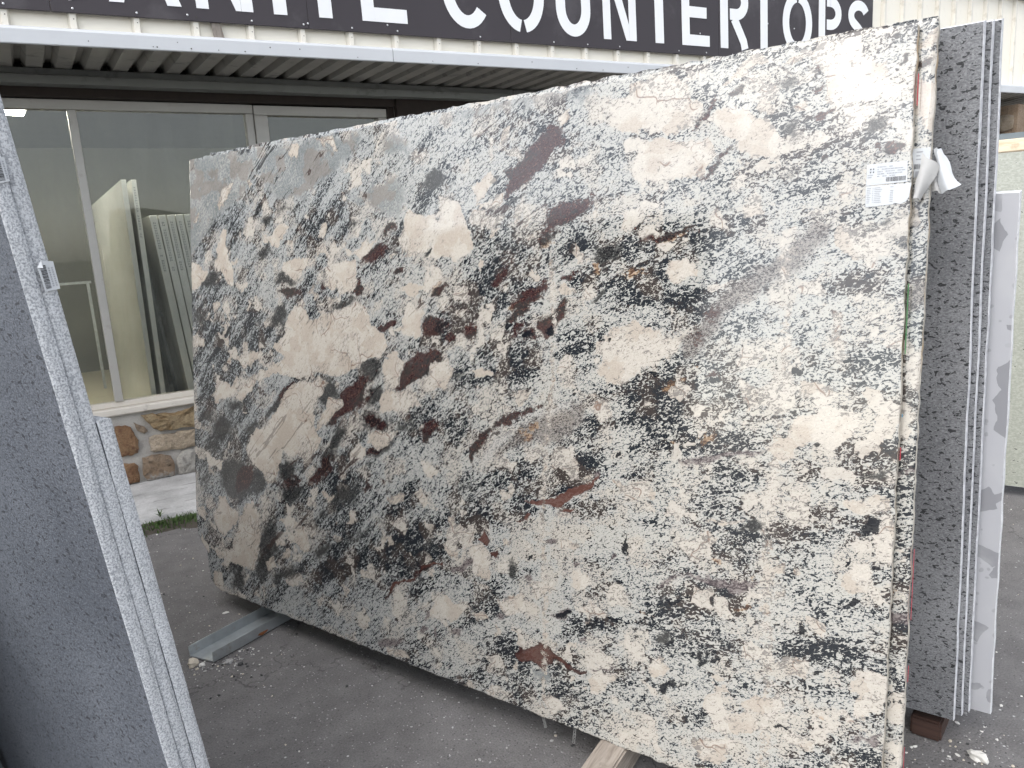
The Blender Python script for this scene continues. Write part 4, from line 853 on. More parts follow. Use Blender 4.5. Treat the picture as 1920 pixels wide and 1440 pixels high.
('V',0.9,'e',[1.147,0.555,0.01,0.002,0.0,-0.01]),
('V',0.9,'e',[0.998,0.357,0.029,0.0,-0.003,-0.012]),
('V',0.9,'e',[0.45,0.209,0.016,0.004,0.0,-0.018]),
('V',0.9,'e',[0.435,0.157,0.017,0.005,0.0,-0.01]),
('G',1.0,'e',[0.805,0.452,0.018,0.004,0.001,-0.026]),
('G',1.0,'e',[1.336,0.355,0.021,0.018,0.011,-0.014]),
('G',1.0,'e',[0.891,0.195,0.006,0.002,0.0,-0.005]),
('V',1.0,'p',[1.288,0.491,1.322,0.532,1.36,0.554,1.426,0.564,1.494,0.566,1.597,0.584,1.548,0.547,1.477,0.54,1.422,0.554,1.36,0.549]),
('V',1.0,'p',[1.83,0.235,1.855,0.254,1.911,0.27,1.912,0.258,1.866,0.242]),
('K',1.0,'p',[1.419,0.306,1.432,0.329,1.491,0.35,1.514,0.348,1.478,0.328]),
('K',1.0,'p',[1.389,0.326,1.459,0.359,1.495,0.365,1.427,0.332]),
('K',1.0,'p',[1.306,0.206,1.369,0.238,1.417,0.25,1.35,0.215,1.346,0.19,1.316,0.19]),
('K',1.0,'e',[1.377,0.484,0.036,0.018,0.002,-0.006]),
('K',1.0,'e',[1.354,0.344,0.016,0.014,0.004,-0.005]),
('K',1.0,'e',[1.793,0.568,0.03,0.01,0.001,-0.005]),
('K',1.0,'e',[1.871,0.666,0.019,0.012,0.003,-0.007]),
('K',1.0,'e',[1.738,0.375,0.013,0.004,0.0,-0.004]),
('K',1.0,'e',[1.716,0.491,0.005,0.001,0.001,-0.018]),
('K',1.0,'e',[1.675,0.218,0.024,0.004,-0.0,-0.003]),
('K',1.0,'e',[1.649,0.481,0.012,0.005,0.001,-0.004]),
('K',1.0,'e',[1.73,0.715,0.006,0.001,0.0,-0.005]),
('K',1.0,'e',[1.794,0.681,0.004,-0.001,-0.003,-0.012]),
('R',0.7,'e',[1.766,0.29,0.021,0.014,0.003,-0.008]),
('R',0.7,'e',[1.55,0.508,0.024,0.015,0.003,-0.007]),
('R',0.7,'e',[1.58,0.598,0.015,0.009,0.003,-0.006]),
('R',0.7,'e',[1.474,0.608,0.018,0.004,0.0,-0.005]),
('R',0.7,'e',[1.292,0.409,0.025,0.002,-0.001,-0.007]),
('R',0.7,'e',[1.574,0.201,0.019,-0.005,-0.003,-0.006]),
('O',1.0,'p',[-1.021,1.907,-0.655,1.9,-0.474,1.892,-0.514,1.832,-0.595,1.744,-0.853,1.619,-1.018,1.477]),
('O',1.0,'p',[-0.474,1.892,0.081,1.9,0.066,1.844,-0.037,1.77,-0.224,1.692,-0.398,1.693,-0.475,1.723,-0.504,1.807]),
('O',1.0,'p',[0.217,1.847,0.253,1.873,0.346,1.818,0.333,1.785,0.211,1.808]),
('O',1.0,'p',[0.068,1.66,0.152,1.705,0.248,1.733,0.314,1.662,0.301,1.582,0.221,1.592]),
('O',0.66,'p',[0.41,1.913,0.833,1.926,1.052,1.919,1.17,1.91,1.042,1.853,0.928,1.853,0.737,1.858,0.572,1.85,0.411,1.865]),
('D',0.2,'e',[-0.796,1.697,0.229,0.059,0.133,-0.142]),
('D',-0.15,'e',[0.044,1.693,0.095,0.046,0.061,-0.053]),
('D',0.05,'e',[-0.078,1.594,0.152,0.028,0.023,-0.042]),
('D',0.35,'e',[-0.918,1.181,0.157,0.055,0.079,-0.077]),
('D',0.25,'e',[-0.478,1.21,0.101,0.038,0.058,-0.061]),
('D',0.1,'e',[0.41,1.664,0.091,0.031,0.031,-0.04]),
('D',0.05,'e',[-0.618,1.423,0.122,-0.002,-0.001,-0.123]),
('D',0.3,'e',[-0.778,1.086,0.249,0.063,0.055,-0.088]),
('D',0.3,'e',[-0.811,0.685,0.244,0.027,-0.004,-0.249]),
('D',0.22,'e',[-0.297,0.432,0.348,0.165,0.059,-0.072]),
('D',0.3,'e',[0.28,0.429,0.247,0.114,0.049,-0.086]),
('D',0.2,'e',[0.033,0.631,0.171,0.092,0.041,-0.043]),
('D',0.1,'e',[0.366,0.777,0.147,0.081,0.067,-0.076]),
('D',0.28,'e',[-0.125,0.254,0.4,0.133,0.023,-0.083]),
('D',0.0,'e',[0.609,1.932,0.267,0.034,0.044,-0.092]),
('D',-0.1,'e',[0.935,1.644,0.161,0.064,0.051,-0.074]),
('D',0.2,'e',[0.804,1.487,0.173,0.073,0.051,-0.07]),
('D',0.25,'e',[1.037,1.477,0.153,0.07,0.033,-0.047]),
('D',0.3,'e',[1.218,1.429,0.127,0.038,0.019,-0.043]),
('D',0.15,'e',[0.947,1.289,0.284,0.089,0.029,-0.062]),
('D',-0.15,'e',[1.12,1.705,0.047,-0.005,0.004,-0.103]),
('D',0.15,'e',[0.665,1.23,0.203,0.062,0.055,-0.109]),
('D',0.25,'e',[0.954,1.081,0.215,0.045,0.013,-0.054]),
('D',0.2,'e',[0.554,0.92,0.167,0.09,0.062,-0.074]),
('D',0.3,'e',[1.29,1.045,0.095,0.023,0.008,-0.035]),
('D',0.2,'e',[1.295,0.932,0.123,0.003,-0.003,-0.062]),
('D',0.3,'e',[0.93,0.784,0.18,0.081,0.025,-0.05]),
('D',0.25,'e',[0.68,0.658,0.172,0.077,0.033,-0.064]),
('D',0.2,'e',[1.064,0.73,0.12,0.037,0.012,-0.048]),
('D',-0.3,'e',[1.167,0.95,0.035,0.004,0.013,-0.322]),
('D',-0.25,'e',[1.101,0.585,0.179,0.035,0.002,-0.067]),
('D',0.1,'e',[1.197,1.241,0.112,0.002,0.003,-0.062]),
('D',0.1,'e',[1.334,1.853,0.081,-0.072,-0.026,-0.025]),
('D',0.3,'e',[1.595,1.826,0.051,0.016,0.013,-0.026]),
('D',0.1,'e',[1.436,1.815,0.053,0.022,0.021,-0.035]),
('D',0.2,'e',[1.609,1.639,0.103,0.017,0.012,-0.04]),
('D',0.25,'e',[1.815,1.689,0.058,0.029,0.015,-0.027]),
('D',0.35,'e',[1.323,1.493,0.096,0.028,0.012,-0.028]),
('D',0.3,'e',[1.359,1.295,0.103,0.001,0.001,-0.03]),
('D',0.15,'e',[1.814,1.362,0.078,-0.001,0.003,-0.051]),
('D',0,'e',[1.526,1.459,0.112,0.014,0.013,-0.055]),
('D',-0.2,'e',[1.732,1.363,0.025,-0.0,0.007,-0.132]),
('D',0.35,'e',[1.667,1.133,0.063,0.015,0.009,-0.04]),
('D',0.15,'e',[1.446,1.086,0.146,0.01,0.004,-0.078]),
('D',0.3,'e',[1.478,0.951,0.141,0.035,0.007,-0.038]),
('D',0.4,'e',[1.852,0.918,0.075,0.025,0.011,-0.05]),
('D',0.25,'e',[1.867,1.002,0.038,0.011,0.006,-0.025]),
('D',0.22,'e',[1.484,0.829,0.144,0.021,0.003,-0.054]),
('D',0.2,'e',[1.562,0.734,0.181,0.032,0.002,-0.039]),
('D',-0.18,'e',[1.741,1.043,0.042,0.004,0.015,-0.27]),
('D',0.05,'e',[1.824,1.189,0.059,0.002,0.005,-0.086]),
('D',0.15,'e',[1.868,0.779,0.047,0.008,0.002,-0.035]),
('D',0.2,'e',[0.345,0.268,0.229,0.083,0.024,-0.09]),
('D',0.3,'e',[0.923,0.215,0.196,0.055,0.002,-0.075]),
('D',0.35,'e',[0.926,0.092,0.206,0.033,-0.011,-0.068]),
('D',-0.28,'e',[1.005,0.51,0.17,0.036,0.004,-0.103]),
('D',-0.2,'e',[0.887,0.34,0.153,0.038,0.002,-0.07]),
('D',-0.15,'e',[0.504,0.246,0.183,0.045,0.001,-0.059]),
('D',-0.25,'e',[1.225,0.375,0.037,0.01,0.014,-0.346]),
('D',0.3,'e',[0.382,0.457,0.192,0.037,0.002,-0.09]),
('D',0.1,'e',[1.115,0.668,0.134,0.023,0.001,-0.03]),
('D',0.28,'e',[1.406,0.482,0.132,0.055,0.01,-0.042]),
('D',0.32,'e',[1.457,0.395,0.151,0.054,0.007,-0.052]),
('D',0.2,'e',[1.71,0.46,0.095,0.026,0.004,-0.083]),
('D',0.25,'e',[1.789,0.44,0.089,0.034,0.005,-0.039]),
('D',0.25,'e',[1.534,0.653,0.124,0.025,0.002,-0.034]),
('D',0.2,'e',[1.549,0.358,0.105,0.03,0.002,-0.035]),
('D',0.2,'e',[1.793,0.564,0.065,0.016,0.001,-0.024]),
('D',-0.05,'e',[1.464,0.233,0.132,0.042,0.003,-0.054]),
('D',-0.2,'e',[1.602,0.166,0.198,0.07,0.003,-0.057]),
('D',0.1,'e',[1.722,0.231,0.076,0.027,0.001,-0.025])]

def layer_map(S, Tt):
    """how much of each mineral lies at each point of the stone"""
    fw = fbm(S * 9, Tt * 9, 25) - 0.47
    ws = S + fw * 0.05 + (fbm(S * 14, Tt * 14, 21) - 0.47) * 0.05 + (fbm(S * 45, Tt * 45, 31) - 0.47) * 0.018
    wt_ = Tt + fw * 0.04 + (fbm(S * 14, Tt * 14, 41) - 0.47) * 0.05 + (fbm(S * 45, Tt * 45, 51) - 0.47) * 0.018
    out = {k: np.zeros(S.shape) for k in 'CGBOKRVWUM'}
    dens = 0.445 + 0.25 * (fbm(S * 3, Tt * 3, 61) - 0.47)
    HW = dict(C=0.014, G=0.035, B=0.022, O=0.05, K=0.012, R=0.03, V=0.018, W=0.02, U=0.012, M=0.03)
    for lay, strg, kind, d in FEATS:
        if kind == 'e':
            cx, cz, ax, az, bx, bz = d; det = ax * bz - az * bx
            if abs(det) < 1e-9: continue
            R = 2.4 if lay == 'D' else 1.0; ext = R * max(math.hypot(ax, az), math.hypot(bx, bz)) + 0.08
            box_ = (np.abs(ws - cx) < ext) & (np.abs(wt_ - cz) < ext)
            x = ws[box_] - cx; z = wt_[box_] - cz; p = (x * bz - z * bx) / det; q = (z * ax - x * az) / det; r = np.sqrt(p * p + q * q)
            if lay == 'D': dens[box_] += strg * np.exp(-r * r * 0.8)
            else:
                w = HW[lay]; mr = abs(det) / max(math.hypot(ax, az), math.hypot(bx, bz)); w = min(w, mr * 0.9)
                out[lay][box_] = np.maximum(out[lay][box_], strg * np.clip(0.5 - (r - 1) * mr / (2 * w), 0, 1))
        else:
            P = np.array(d).reshape(-1, 2); ext = 0.05
            ii = np.nonzero((ws > P[:, 0].min() - ext) & (ws < P[:, 0].max() + ext) & (wt_ > P[:, 1].min() - ext) & (wt_ < P[:, 1].max() + ext))
            if not len(ii[0]): continue
            x = ws[ii]; z = wt_[ii]; dist = np.full(x.shape, 9.0); ins = np.zeros(x.shape, bool)
            for i in range(len(P)):
                a_, b_ = P[i], P[(i + 1) % len(P)]; dx, dz = b_ - a_; L = dx * dx + dz * dz + 1e-12
                tt = np.clip(((x - a_[0]) * dx + (z - a_[1]) * dz) / L, 0, 1); dist = np.minimum(dist, np.hypot(x - a_[0] - tt * dx, z - a_[1] - tt * dz))
                c_ = (a_[1] > z) != (b_[1] > z); xi = a_[0] + (z - a_[1]) * dx / (dz if abs(dz) > 1e-9 else 1e-9); ins ^= c_ & (x < xi)
            sdv = np.where(ins, -dist, dist); out[lay][ii] = np.maximum(out[lay][ii], strg * np.clip(0.5 - sdv / (2 * HW[lay]), 0, 1))
    # two pale upright healed seams
    for s0, w, k in ((0.93, 0.045, 0.5), (1.62, 0.06, 0.3)):
        g = np.exp(-((S - s0 - 0.01 * np.sin(Tt * 5)) / w) ** 2) * np.clip((1.75 - Tt) * 2, 0, 1); dens -= k * g; out['C'] = np.maximum(out['C'], np.clip(0.52 * np.exp(-((S - s0 - 0.012 * np.sin(Tt * 7)) / (w * 0.55)) ** 2) * np.clip((1.72 - Tt) * 3, 0, 1), 0, 1))
    tint = 0.15 + 0.7 * np.clip((S + 0.5) / 1.8, 0, 1) + 0.6 * (fbm(S * 2.2, Tt * 2.2, 71) - 0.47)
    return out, np.clip(dens, 0, 1.2), np.clip(tint, 0, 1)
def stretch(n): return np.clip((n - n.mean()) / (n.std() * 4) + 0.5, 0, 1)
LT = [(1.92, -1.016), (1.106, -1.006), (0.349, -0.992), (0.226, -0.981), (0.195, -0.951), (0.162, -0.905), (0.095, -0.893), (0.036, -0.877), (0.016, -0.844), (-0.001, -0.80)]
def granite_slab(M, label, ns, nt, left, right, top, thick, mirror=False, seed=0):
    root = thing('granite_slab', label, 'slab', M=M, group='patterned granite slabs on the same rack')
    gs, gt = np.meshgrid(np.linspace(0, 1, ns), np.linspace(0, 1, nt), indexing='ij')
    Tt = gt * top; sl_, sr_ = left(Tt), right(Tt); Sx = sl_ + (sr_ - sl_) * gs
    ch = (fbm(Sx * 30, Sx * 0 + 5, 80 + seed) - 0.47) * 0.012
    Tt = np.where(gt > 0.5, Tt + ch * (gt ** 40), Tt + ch * ((1 - gt) ** 40)); Sx = Sx + (fbm(Tt * 30, Tt * 0 + 9, 90 + seed) - 0.47) * 0.008 * (gs ** 60 - (1 - gs) ** 60)
    S2 = Sx - 0.42 if mirror else Sx
    out, dens, tint = layer_map(S2, Tt)
    N_ = ns * nt; fy = np.zeros((ns, nt))
    front = np.stack([Sx, fy, Tt], -1).reshape(-1, 3); Vs = [front]
    i, j = np.meshgrid(np.arange(ns - 1), np.arange(nt - 1), indexing='ij'); a_ = (i * nt + j).ravel()
    quads = np.stack([a_, a_ + nt, a_ + nt + 1, a_ + 1], -1)
    ring = [k * nt for k in range(ns)] + [(ns - 1) * nt + k for k in range(1, nt)] + [k * nt + nt - 1 for k in range(ns - 2, -1, -1)] + [k for k in range(nt - 2, 0, -1)]
    rg = front[ring]; nr = len(ring); rough = (RNG.random((nr, 1)) - 0.5) * np.array([[0.003, 0, 0.003]])
    e1 = rg + np.array([0, 0.0015, 0]); e2_ = rg + np.array([0, thick * 0.5, 0]) + rough; e3 = rg + np.array([0, thick, 0])
    allv = np.concatenate([front, e1, e2_, e3]); me = bpy.data.meshes.new('stone_body')
    b = N_; rings = [np.array(ring), np.arange(b, b + nr), np.arange(b + nr, b + 2 * nr), np.arange(b + 2 * nr, b + 3 * nr)]
    side = []
    for k in range(3):
        p, q = rings[k], rings[k + 1]; side.append(np.stack([p, q, np.roll(q, -1), np.roll(p, -1)], -1))
    F = np.concatenate([quads] + side)
    # back: one fan from the middle
    cidx = len(allv); allv = np.concatenate([allv, [[float(Sx.mean()), thick, top / 2]]]); last = rings[3]; tri = np.stack([np.roll(last, -1), last, np.full(nr, cidx)], -1)
    me.vertices.add(len(allv)); me.vertices.foreach_set('co', allv.astype(np.float32).ravel())
    nl = len(F) * 4 + len(tri) * 3; me.loops.add(nl); me.polygons.add(len(F) + len(tri))
    me.loops.foreach_set('vertex_index', np.concatenate([F.ravel(), tri.ravel()]).astype(np.int32))
    me.polygons.foreach_set('loop_start', np.concatenate([np.arange(len(F)) * 4, len(F) * 4 + np.arange(len(tri)) * 3]).astype(np.int32))
    mi = np.zeros(len(F) + len(tri), np.int32); mi[len(quads):] = 1; me.materials.append(MAT['granite']); me.materials.append(MAT['granite_edge'])
    me.polygons.foreach_set('material_index', mi); me.update(calc_edges=True); me.validate()
    n_all = len(allv); pad = lambda A: np.concatenate([A.ravel(), A.ravel()[ring], A.ravel()[ring], A.ravel()[ring], [0]])
    sh = lambda s: np.where(s < -0.2, s * 1.0, 0)      # flow lines: steep on the far side, flatter towards the near end
    tt = np.clip((S2 + 0.3) / 1.9, 0, 1); slope_int = 0.95 * S2 - 0.75 * 1.9 * (tt ** 3 - tt ** 4 / 2) * (S2 > -0.3) - 0.75 * np.clip(S2 - 1.6, 0, 9)
    psi = Tt - slope_int
    at = me.attributes.new('flow', 'FLOAT_VECTOR', 'POINT'); at.data.foreach_set('vector', np.stack([pad(S2), pad(psi), np.zeros(n_all)], -1).astype(np.float32).ravel())
    midn = stretch(fbm(S2 * 9, Tt * 9, 101)); fCn = stretch(fbm(S2 * 6 + Tt * 2, psi * 20, 111, 5)); huen = stretch(fbm(S2 * 16, Tt * 18, 121, 5))
    vn = fbm(S2 * 3.2 + 0.6 * fbm(S2 * 9, Tt * 9, 141), psi * 13, 131, 4); vn = (vn - vn.mean()) / vn.std(); msk = stretch(fbm(S2 * 4 + 7, Tt * 4, 151))
    veinn = np.exp(-(vn / (0.03 + 0.10 * msk)) ** 2) * np.clip((msk - 0.42) * 5, 0, 1) * np.clip((1.35 - S2) * 1.5, 0.25, 1)
    for nm, (x, y, z) in dict(lay6=(veinn, veinn, veinn), lay5=(midn, fCn, huen), lay1=(out['C'], out['G'], out['B']), lay2=(out['O'], dens, out['K']), lay3=(out['R'], out['V'], out['W']), lay4=(out['U'], out['M'], tint)).items():
        at = me.attributes.new(nm, 'FLOAT_COLOR', 'POINT'); at.data.foreach_set('color', np.stack([pad(x), pad(y), pad(z), np.ones(n_all)], -1).astype(np.float32).ravel())
    link('stone_body', me, root); return root
GM = slab_M(A0, LEAN)
lt = np.array(LT[::-1]); leftA = lambda t: np.interp(t, lt[:, 0], lt[:, 1]); rightA = lambda t: 1.911 - 0.0165 * t
g1 = granite_slab(GM, 'largest polished granite slab, cream and black with burgundy streaks, facing the aisle', 760, 500, leftA, rightA, 1.910, 0.021)
g2 = granite_slab(slab_M(A0 + NH * 0.031 + Vector((0, 0, 0.002)), LEAN), 'second cream and black granite slab, mostly hidden behind the big front slab', 240, 150, lambda t: -0.905 + 0 * t, lambda t: 1.945 - 0.016 * t, 1.925, 0.021, True, 7)

def plain_slab(name, label, M, w0, w1, h, thick, face, edge, group, parent_label=None, cut=None):
    root = thing(name, label, 'slab', M=M, group=group)
    bm = bmesh.new(); rr_ = random.Random(label); nx, nz = 30, 24
    xs_ = [w0 + (w1 - w0) * i / nx for i in range(nx + 1)]; zs_ = [h * i / nz for i in range(nz + 1)]
    rim = [(x, 0) for x in xs_] + [(w1, z) for z in zs_[1:]] + [(x, h) for x in xs_[::-1][1:]] + [(w0, z) for z in zs_[::-1][1:-1]]
    rim = [(x + rr_.uniform(-.0012, .0012), z + rr_.uniform(-.0012, .0012)) for x, z in rim]
    rows = [[bm.verts.new((x, 0.0, z)) for x, z in rim]]
    cx, cz = (w0 + w1) / 2, h / 2
    for dy, k in ((0.0015, 0.0012), (thick * 0.35, 0.003), (thick * 0.7, 0.003), (thick - 0.0015, 0.0012), (thick, 0)):
        rows.append([bm.verts.new((x + (k + rr_.uniform(-.0006, .0006)) * (1 if x > cx else -1) * (abs(x - cx) > (w1 - w0) * .49), dy, z + (k + rr_.uniform(-.0006, .0006)) * (1 if z > cz else -1) * (abs(z - cz) > h * .49))) for x, z in rim])
    f = bm.faces.new(rows[0]); f.material_index = 0; f = bm.faces.new(rows[-1][::-1]); f.material_index = 0; n_ = len(rim)
    for a_, b_ in zip(rows[:-1], rows[1:]):
        for i in range(n_): f = bm.faces.new((a_[i], b_[i], b_[(i + 1) % n_], a_[(i + 1) % n_])); f.material_index = 1
    link('stone_body', bm_mesh('stone_body', bm, [MAT[face], MAT[edge]]), root); return root
# far side of the same rack: three speckled grey slabs and a chipped white one, leaning the other way
BL_ = math.radians(-6.5)
for k, (n_, sr, h, lab) in enumerate(((0.610, 1.991, 1.90, 'speckled grey granite slab standing nearest behind the patterned granite pair'), (0.645, 2.006, 1.905, 'middle one of three speckled grey granite slabs, only a thin strip showing'), (0.680, 2.021, 1.91, 'rear speckled grey granite slab touching the white quartz slab'))):
    plain_slab('granite_slab', lab, slab_M(A0 + NH * n_ + Vector((0, 0, 0.004)), BL_), sr - 2.9, sr, h, 0.03, 'grey_speckled', 'pale_edge', 'speckled grey slabs on the far side of the rack')
plain_slab('quartz_slab', 'white quartz slab with grey chips, shorter than the speckled slabs beside it', slab_M(A0 + NH * 0.735 + Vector((0, 0, -0.02)), math.radians(-7)), -0.6, 2.072, 1.545, 0.03, 'quartz', 'white_edge', 'slabs of engineered stone')
# left foreground stack
LO = Vector((0.12619, 1.53595, 0.10)); LL = math.radians(-6)
le = Vector((0, 0, 1)) * math.cos(LL) + NH * math.sin(LL); lN = Uv.cross(le)
LS = []
for k, (y, th, h, x1, lab) in enumerate(((0.0, 0.0255, 1.945, 0.0, 'grey sawn granite slab nearest the camera, its broad shaded face filling the lower left'), (0.0262, 0.0255, 1.945 + 0.005, -0.004, 'middle grey slab of the left foreground stack, barcode sticker on its edge'), (0.0525, 0.0255, 1.212, -0.002, 'shortest pale grey slab on the right side of the left foreground stack'))):
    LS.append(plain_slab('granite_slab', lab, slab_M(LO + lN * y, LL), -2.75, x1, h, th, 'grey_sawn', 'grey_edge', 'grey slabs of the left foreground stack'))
plain_slab('granite_slab', 'grey granite slab on the far side of the left foreground rack', slab_M(LO - NH * 0.56, math.radians(6)), -2.9, -0.8, 1.9, 0.03, 'grey_sawn', 'grey_edge', 'grey slabs of the left foreground stack')  # unseen slab, added to keep light off the sawn face of the stack
# pale green slab on the next rack
GO = Vector((4.36, 2.04, 0.06)); gsl = plain_slab('granite_slab', 'pale green speckled granite slab on the next rack at the right edge', slab_M(GO, LEAN), -1.2, 1.5, 1.80, 0.03, 'green_granite', 'pale_edge', 'slabs on the far rack')
GX = slab_M(GO, LEAN)
ws_ = tag(link('timber_batten', box_me('timber_batten', (-1.2, -0.005, 1.802), (1.5, 0.055, 1.872), MAT['timber_pale'], 0.006), None, M=GX), 'pale timber batten lying along the top of the pale green slab', 'batten')

# ---------------------------------------------------------------- paper labels stuck on the slabs (parts of their slab)
def bars(rects, y, mat, parent, name, M=None):
    Vs = []; Fs = []
    for (x0, z0, x1, z1) in rects:
        b = len(Vs); Vs += [(x0, y, z0), (x1, y, z0), (x1, y, z1), (x0, y, z1)]; Fs.append((b, b + 1, b + 2, b + 3))
    return link(name, mesh(name, Vs, Fs, MAT[mat]), parent, M=M)
def sheet(name, pts, y, mat, parent):
    bm = bmesh.new(); f = bm.faces.new([bm.verts.new((x, y, z)) for x, z in pts]); r = bmesh.ops.extrude_face_region(bm, geom=[f])
    bmesh.ops.translate(bm, vec=(0, -y - 0.0001, 0), verts=[v for v in r['geom'] if isinstance(v, bmesh.types.BMVert)])
    return link(name, bm_mesh(name, bm, MAT[mat]), parent)
def barcode(x0, x1, z0, z1, seed):
    rr_ = random.Random(seed); x = x0; R_ = []
    while x < x1: w = rr_.choice((0.0005, 0.0008, 0.0012)); R_.append((x, z0, min(x + w, x1), z1)); x += w + rr_.choice((0.0004, 0.0006, 0.0009))
    return R_
lab1 = sheet('paper_label', [(1.7935, 1.5645), (1.879, 1.567), (1.8768, 1.6135), (1.793, 1.6120)], -0.0012, 'paper', g1)
rr_ = random.Random(4); T_ = []
for r in range(5):
    z = 1.6035 - r * 0.0052; x = 1.8155
    while x < (1.846 if r in (0, 4) else 1.866): w = rr_.uniform(0.002, 0.008); T_.append((x, z, x + w, z + 0.0022)); x += w + rr_.choice((0.0012, 0.0012, 0.006))
T_ += [(1.7955, 1.5865, 1.807, 1.5885), (1.7955, 1.5815, 1.8045, 1.5835)]
bars(T_, -0.0016, 'ink_grey', lab1, 'print')
grid = []
for k in range(6): grid.append((1.804 + k * 0.0054, 1.5685, 1.8043 + k * 0.0054, 1.5775))
for k in range(3): grid.append((1.804, 1.5685 + k * 0.0044, 1.831, 1.5688 + k * 0.0044))
bars(grid, -0.0016, 'ink_dim', lab1, 'print_grid')
lg = []
for sx in (-1, 1):
    for sz in (-1, 1): lg.append((1.8045 + sx * 0.0030 - .0013, 1.5975 + sz * 0.0034 - .0016, 1.8045 + sx * 0.0030 + .0013, 1.5975 + sz * 0.0034 + .0016))
bars(lg, -0.0016, 'ink', lab1, 'emblem'); bars([(1.7965, 1.5971, 1.8125, 1.5978)], -0.00165, 'ink_dim', lab1, 'emblem')
bars(barcode(1.835, 1.8755, 1.5705, 1.5805, 2), -0.0016, 'ink', lab1, 'barcode')
lab2 = sheet('paper_label', [(1.7945, 1.516), (1.850, 1.5185), (1.856, 1.5215), (1.868, 1.5185), (1.8790, 1.5235), (1.8845, 1.5330), (1.8875, 1.5635), (1.793, 1.5630)], -0.0010, 'paper', g1)
T_ = []
for r in range(9):
    z = 1.5575 - r * 0.0041; T_ += [(1.7955, z, 1.8035 + rr_.uniform(-.002, .002), z + 0.0014), (1.8075, z, 1.8095, z + 0.0014), (1.8115, z, 1.826 + rr_.uniform(-.004, .004), z + 0.0014)]
    if r != 1: T_.append((1.845, z, 1.8515, z + 0.0014))
bars(T_, -0.0014, 'ink_grey', lab2, 'print')
lab3 = sheet('paper_label', [(1.884, 1.573), (1.9175, 1.578), (1.917, 1.638), (1.880, 1.638)], -0.0010, 'paper', g2)
bars([(1.889, 1.628, 1.902, 1.631), (1.889, 1.620, 1.897, 1.6225), (1.889, 1.612, 1.900, 1.6145), (1.889, 1.5745, 1.897, 1.587)], -0.0014, 'ink_grey', lab3, 'print'); bars(barcode(1.886, 1.8985, 1.592, 1.603, 5), -0.0014, 'ink', lab3, 'barcode')
def flap(name, pts4, bow, mat, parent, back=None):
    """torn paper: a curled sheet, corners given in the slab's frame (x, y, z); y toward the viewer is negative"""
    n = 9; Vs = []; Fs = []; p00, p10, p11, p01 = [Vector(p) for p in pts4]; rr2 = random.Random(name + str(bow))
    for side in (0, 1):
        for i in range(n):
            for j in range(n):
                a_, b_ = i / (n - 1), j / (n - 1); p = (p00 * (1 - a_) + p10 * a_) * (1 - b_) + (p01 * (1 - a_) + p11 * a_) * b_
                e = (0.0022 * math.sin(7 * a_ + bow * 900) if j in (0, n - 1) else 0) + (0.0018 * math.sin(9 * b_ + 2) if i in (0, n - 1) else 0)
                p = p + Vector((e, -bow * math.sin(math.pi * a_) - 0.004 * math.sin(2.2 * b_ + 3 * a_) + side * 0.0004, e)); Vs.append(p)
    for side in (0, 1):
        for i in range(n - 1):
            for j in range(n - 1):
                q = side * n * n + i * n + j; f = (q, q + n, q + n + 1, q + 1); Fs.append(f if side == 0 else f[::-1])
    return link(name, mesh(name, Vs, Fs, MAT[mat], smooth=True), parent)
fl1 = flap('torn_flap', [(1.893, -0.030, 1.526), (1.906, -0.028, 1.517), (1.941, -0.014, 1.588), (1.905, -0.018, 1.624)], 0.010, 'paper_back', g2)
fl2 = flap('torn_flap', [(1.944, -0.004, 1.530), (1.980, -0.006, 1.546), (1.938, 0.004, 1.634), (1.924, 0.006, 1.634)], 0.014, 'paper', g2)
fl3 = flap('torn_flap', [(1.925, 0.004, 1.54), (1.948, 0.006, 1.535), (1.93, 0.010, 1.585), (1.921, 0.010, 1.59)], 0.006, 'paper_back', g2)
# crayon marks on the slab rims
def rim_mark(parent, x, z0, z1, mat):
    bars([(x, z0, x + 0.0045, z1)], 0, mat, parent, 'crayon_mark')
    return link('crayon_mark', mesh('crayon_mark', [(x + 0.0052, 0.002, z0), (x + 0.0052, 0.019, z0), (x + 0.0052, 0.019, z1), (x + 0.0052, 0.002, z1)], [(0, 1, 2, 3)], MAT[mat]), parent)
for x_, z0, z1, mt in ((1.8795, 1.735, 1.805, 'crayon_red'), (1.893, 0.935, 0.965, 'crayon_red'), (1.886, 1.18, 1.34, 'crayon_green'), (1.892, 1.035, 1.042, 'crayon_blue')):
    link('crayon_mark', mesh('crayon_mark', [(rightA(z0) + 0.0045, 0.003, z0), (rightA(z0) + 0.0045, 0.018, z0), (rightA(z1) + 0.0045, 0.018, z1), (rightA(z1) + 0.0045, 0.003, z1)], [(0, 1, 2, 3)], MAT[mt]), g1)
for z0, z1 in ((0.55, 0.72), (0.40, 0.44), (0.02, 0.24)):
    r2 = lambda t: 1.945 - 0.016 * t
    link('crayon_mark', mesh('crayon_mark', [(r2(z0) + 0.0045, 0.003, z0), (r2(z0) + 0.0045, 0.012, z0), (r2(z1) + 0.0045, 0.012, z1), (r2(z1) + 0.0045, 0.003, z1)], [(0, 1, 2, 3)], MAT['crayon_red']), g2)
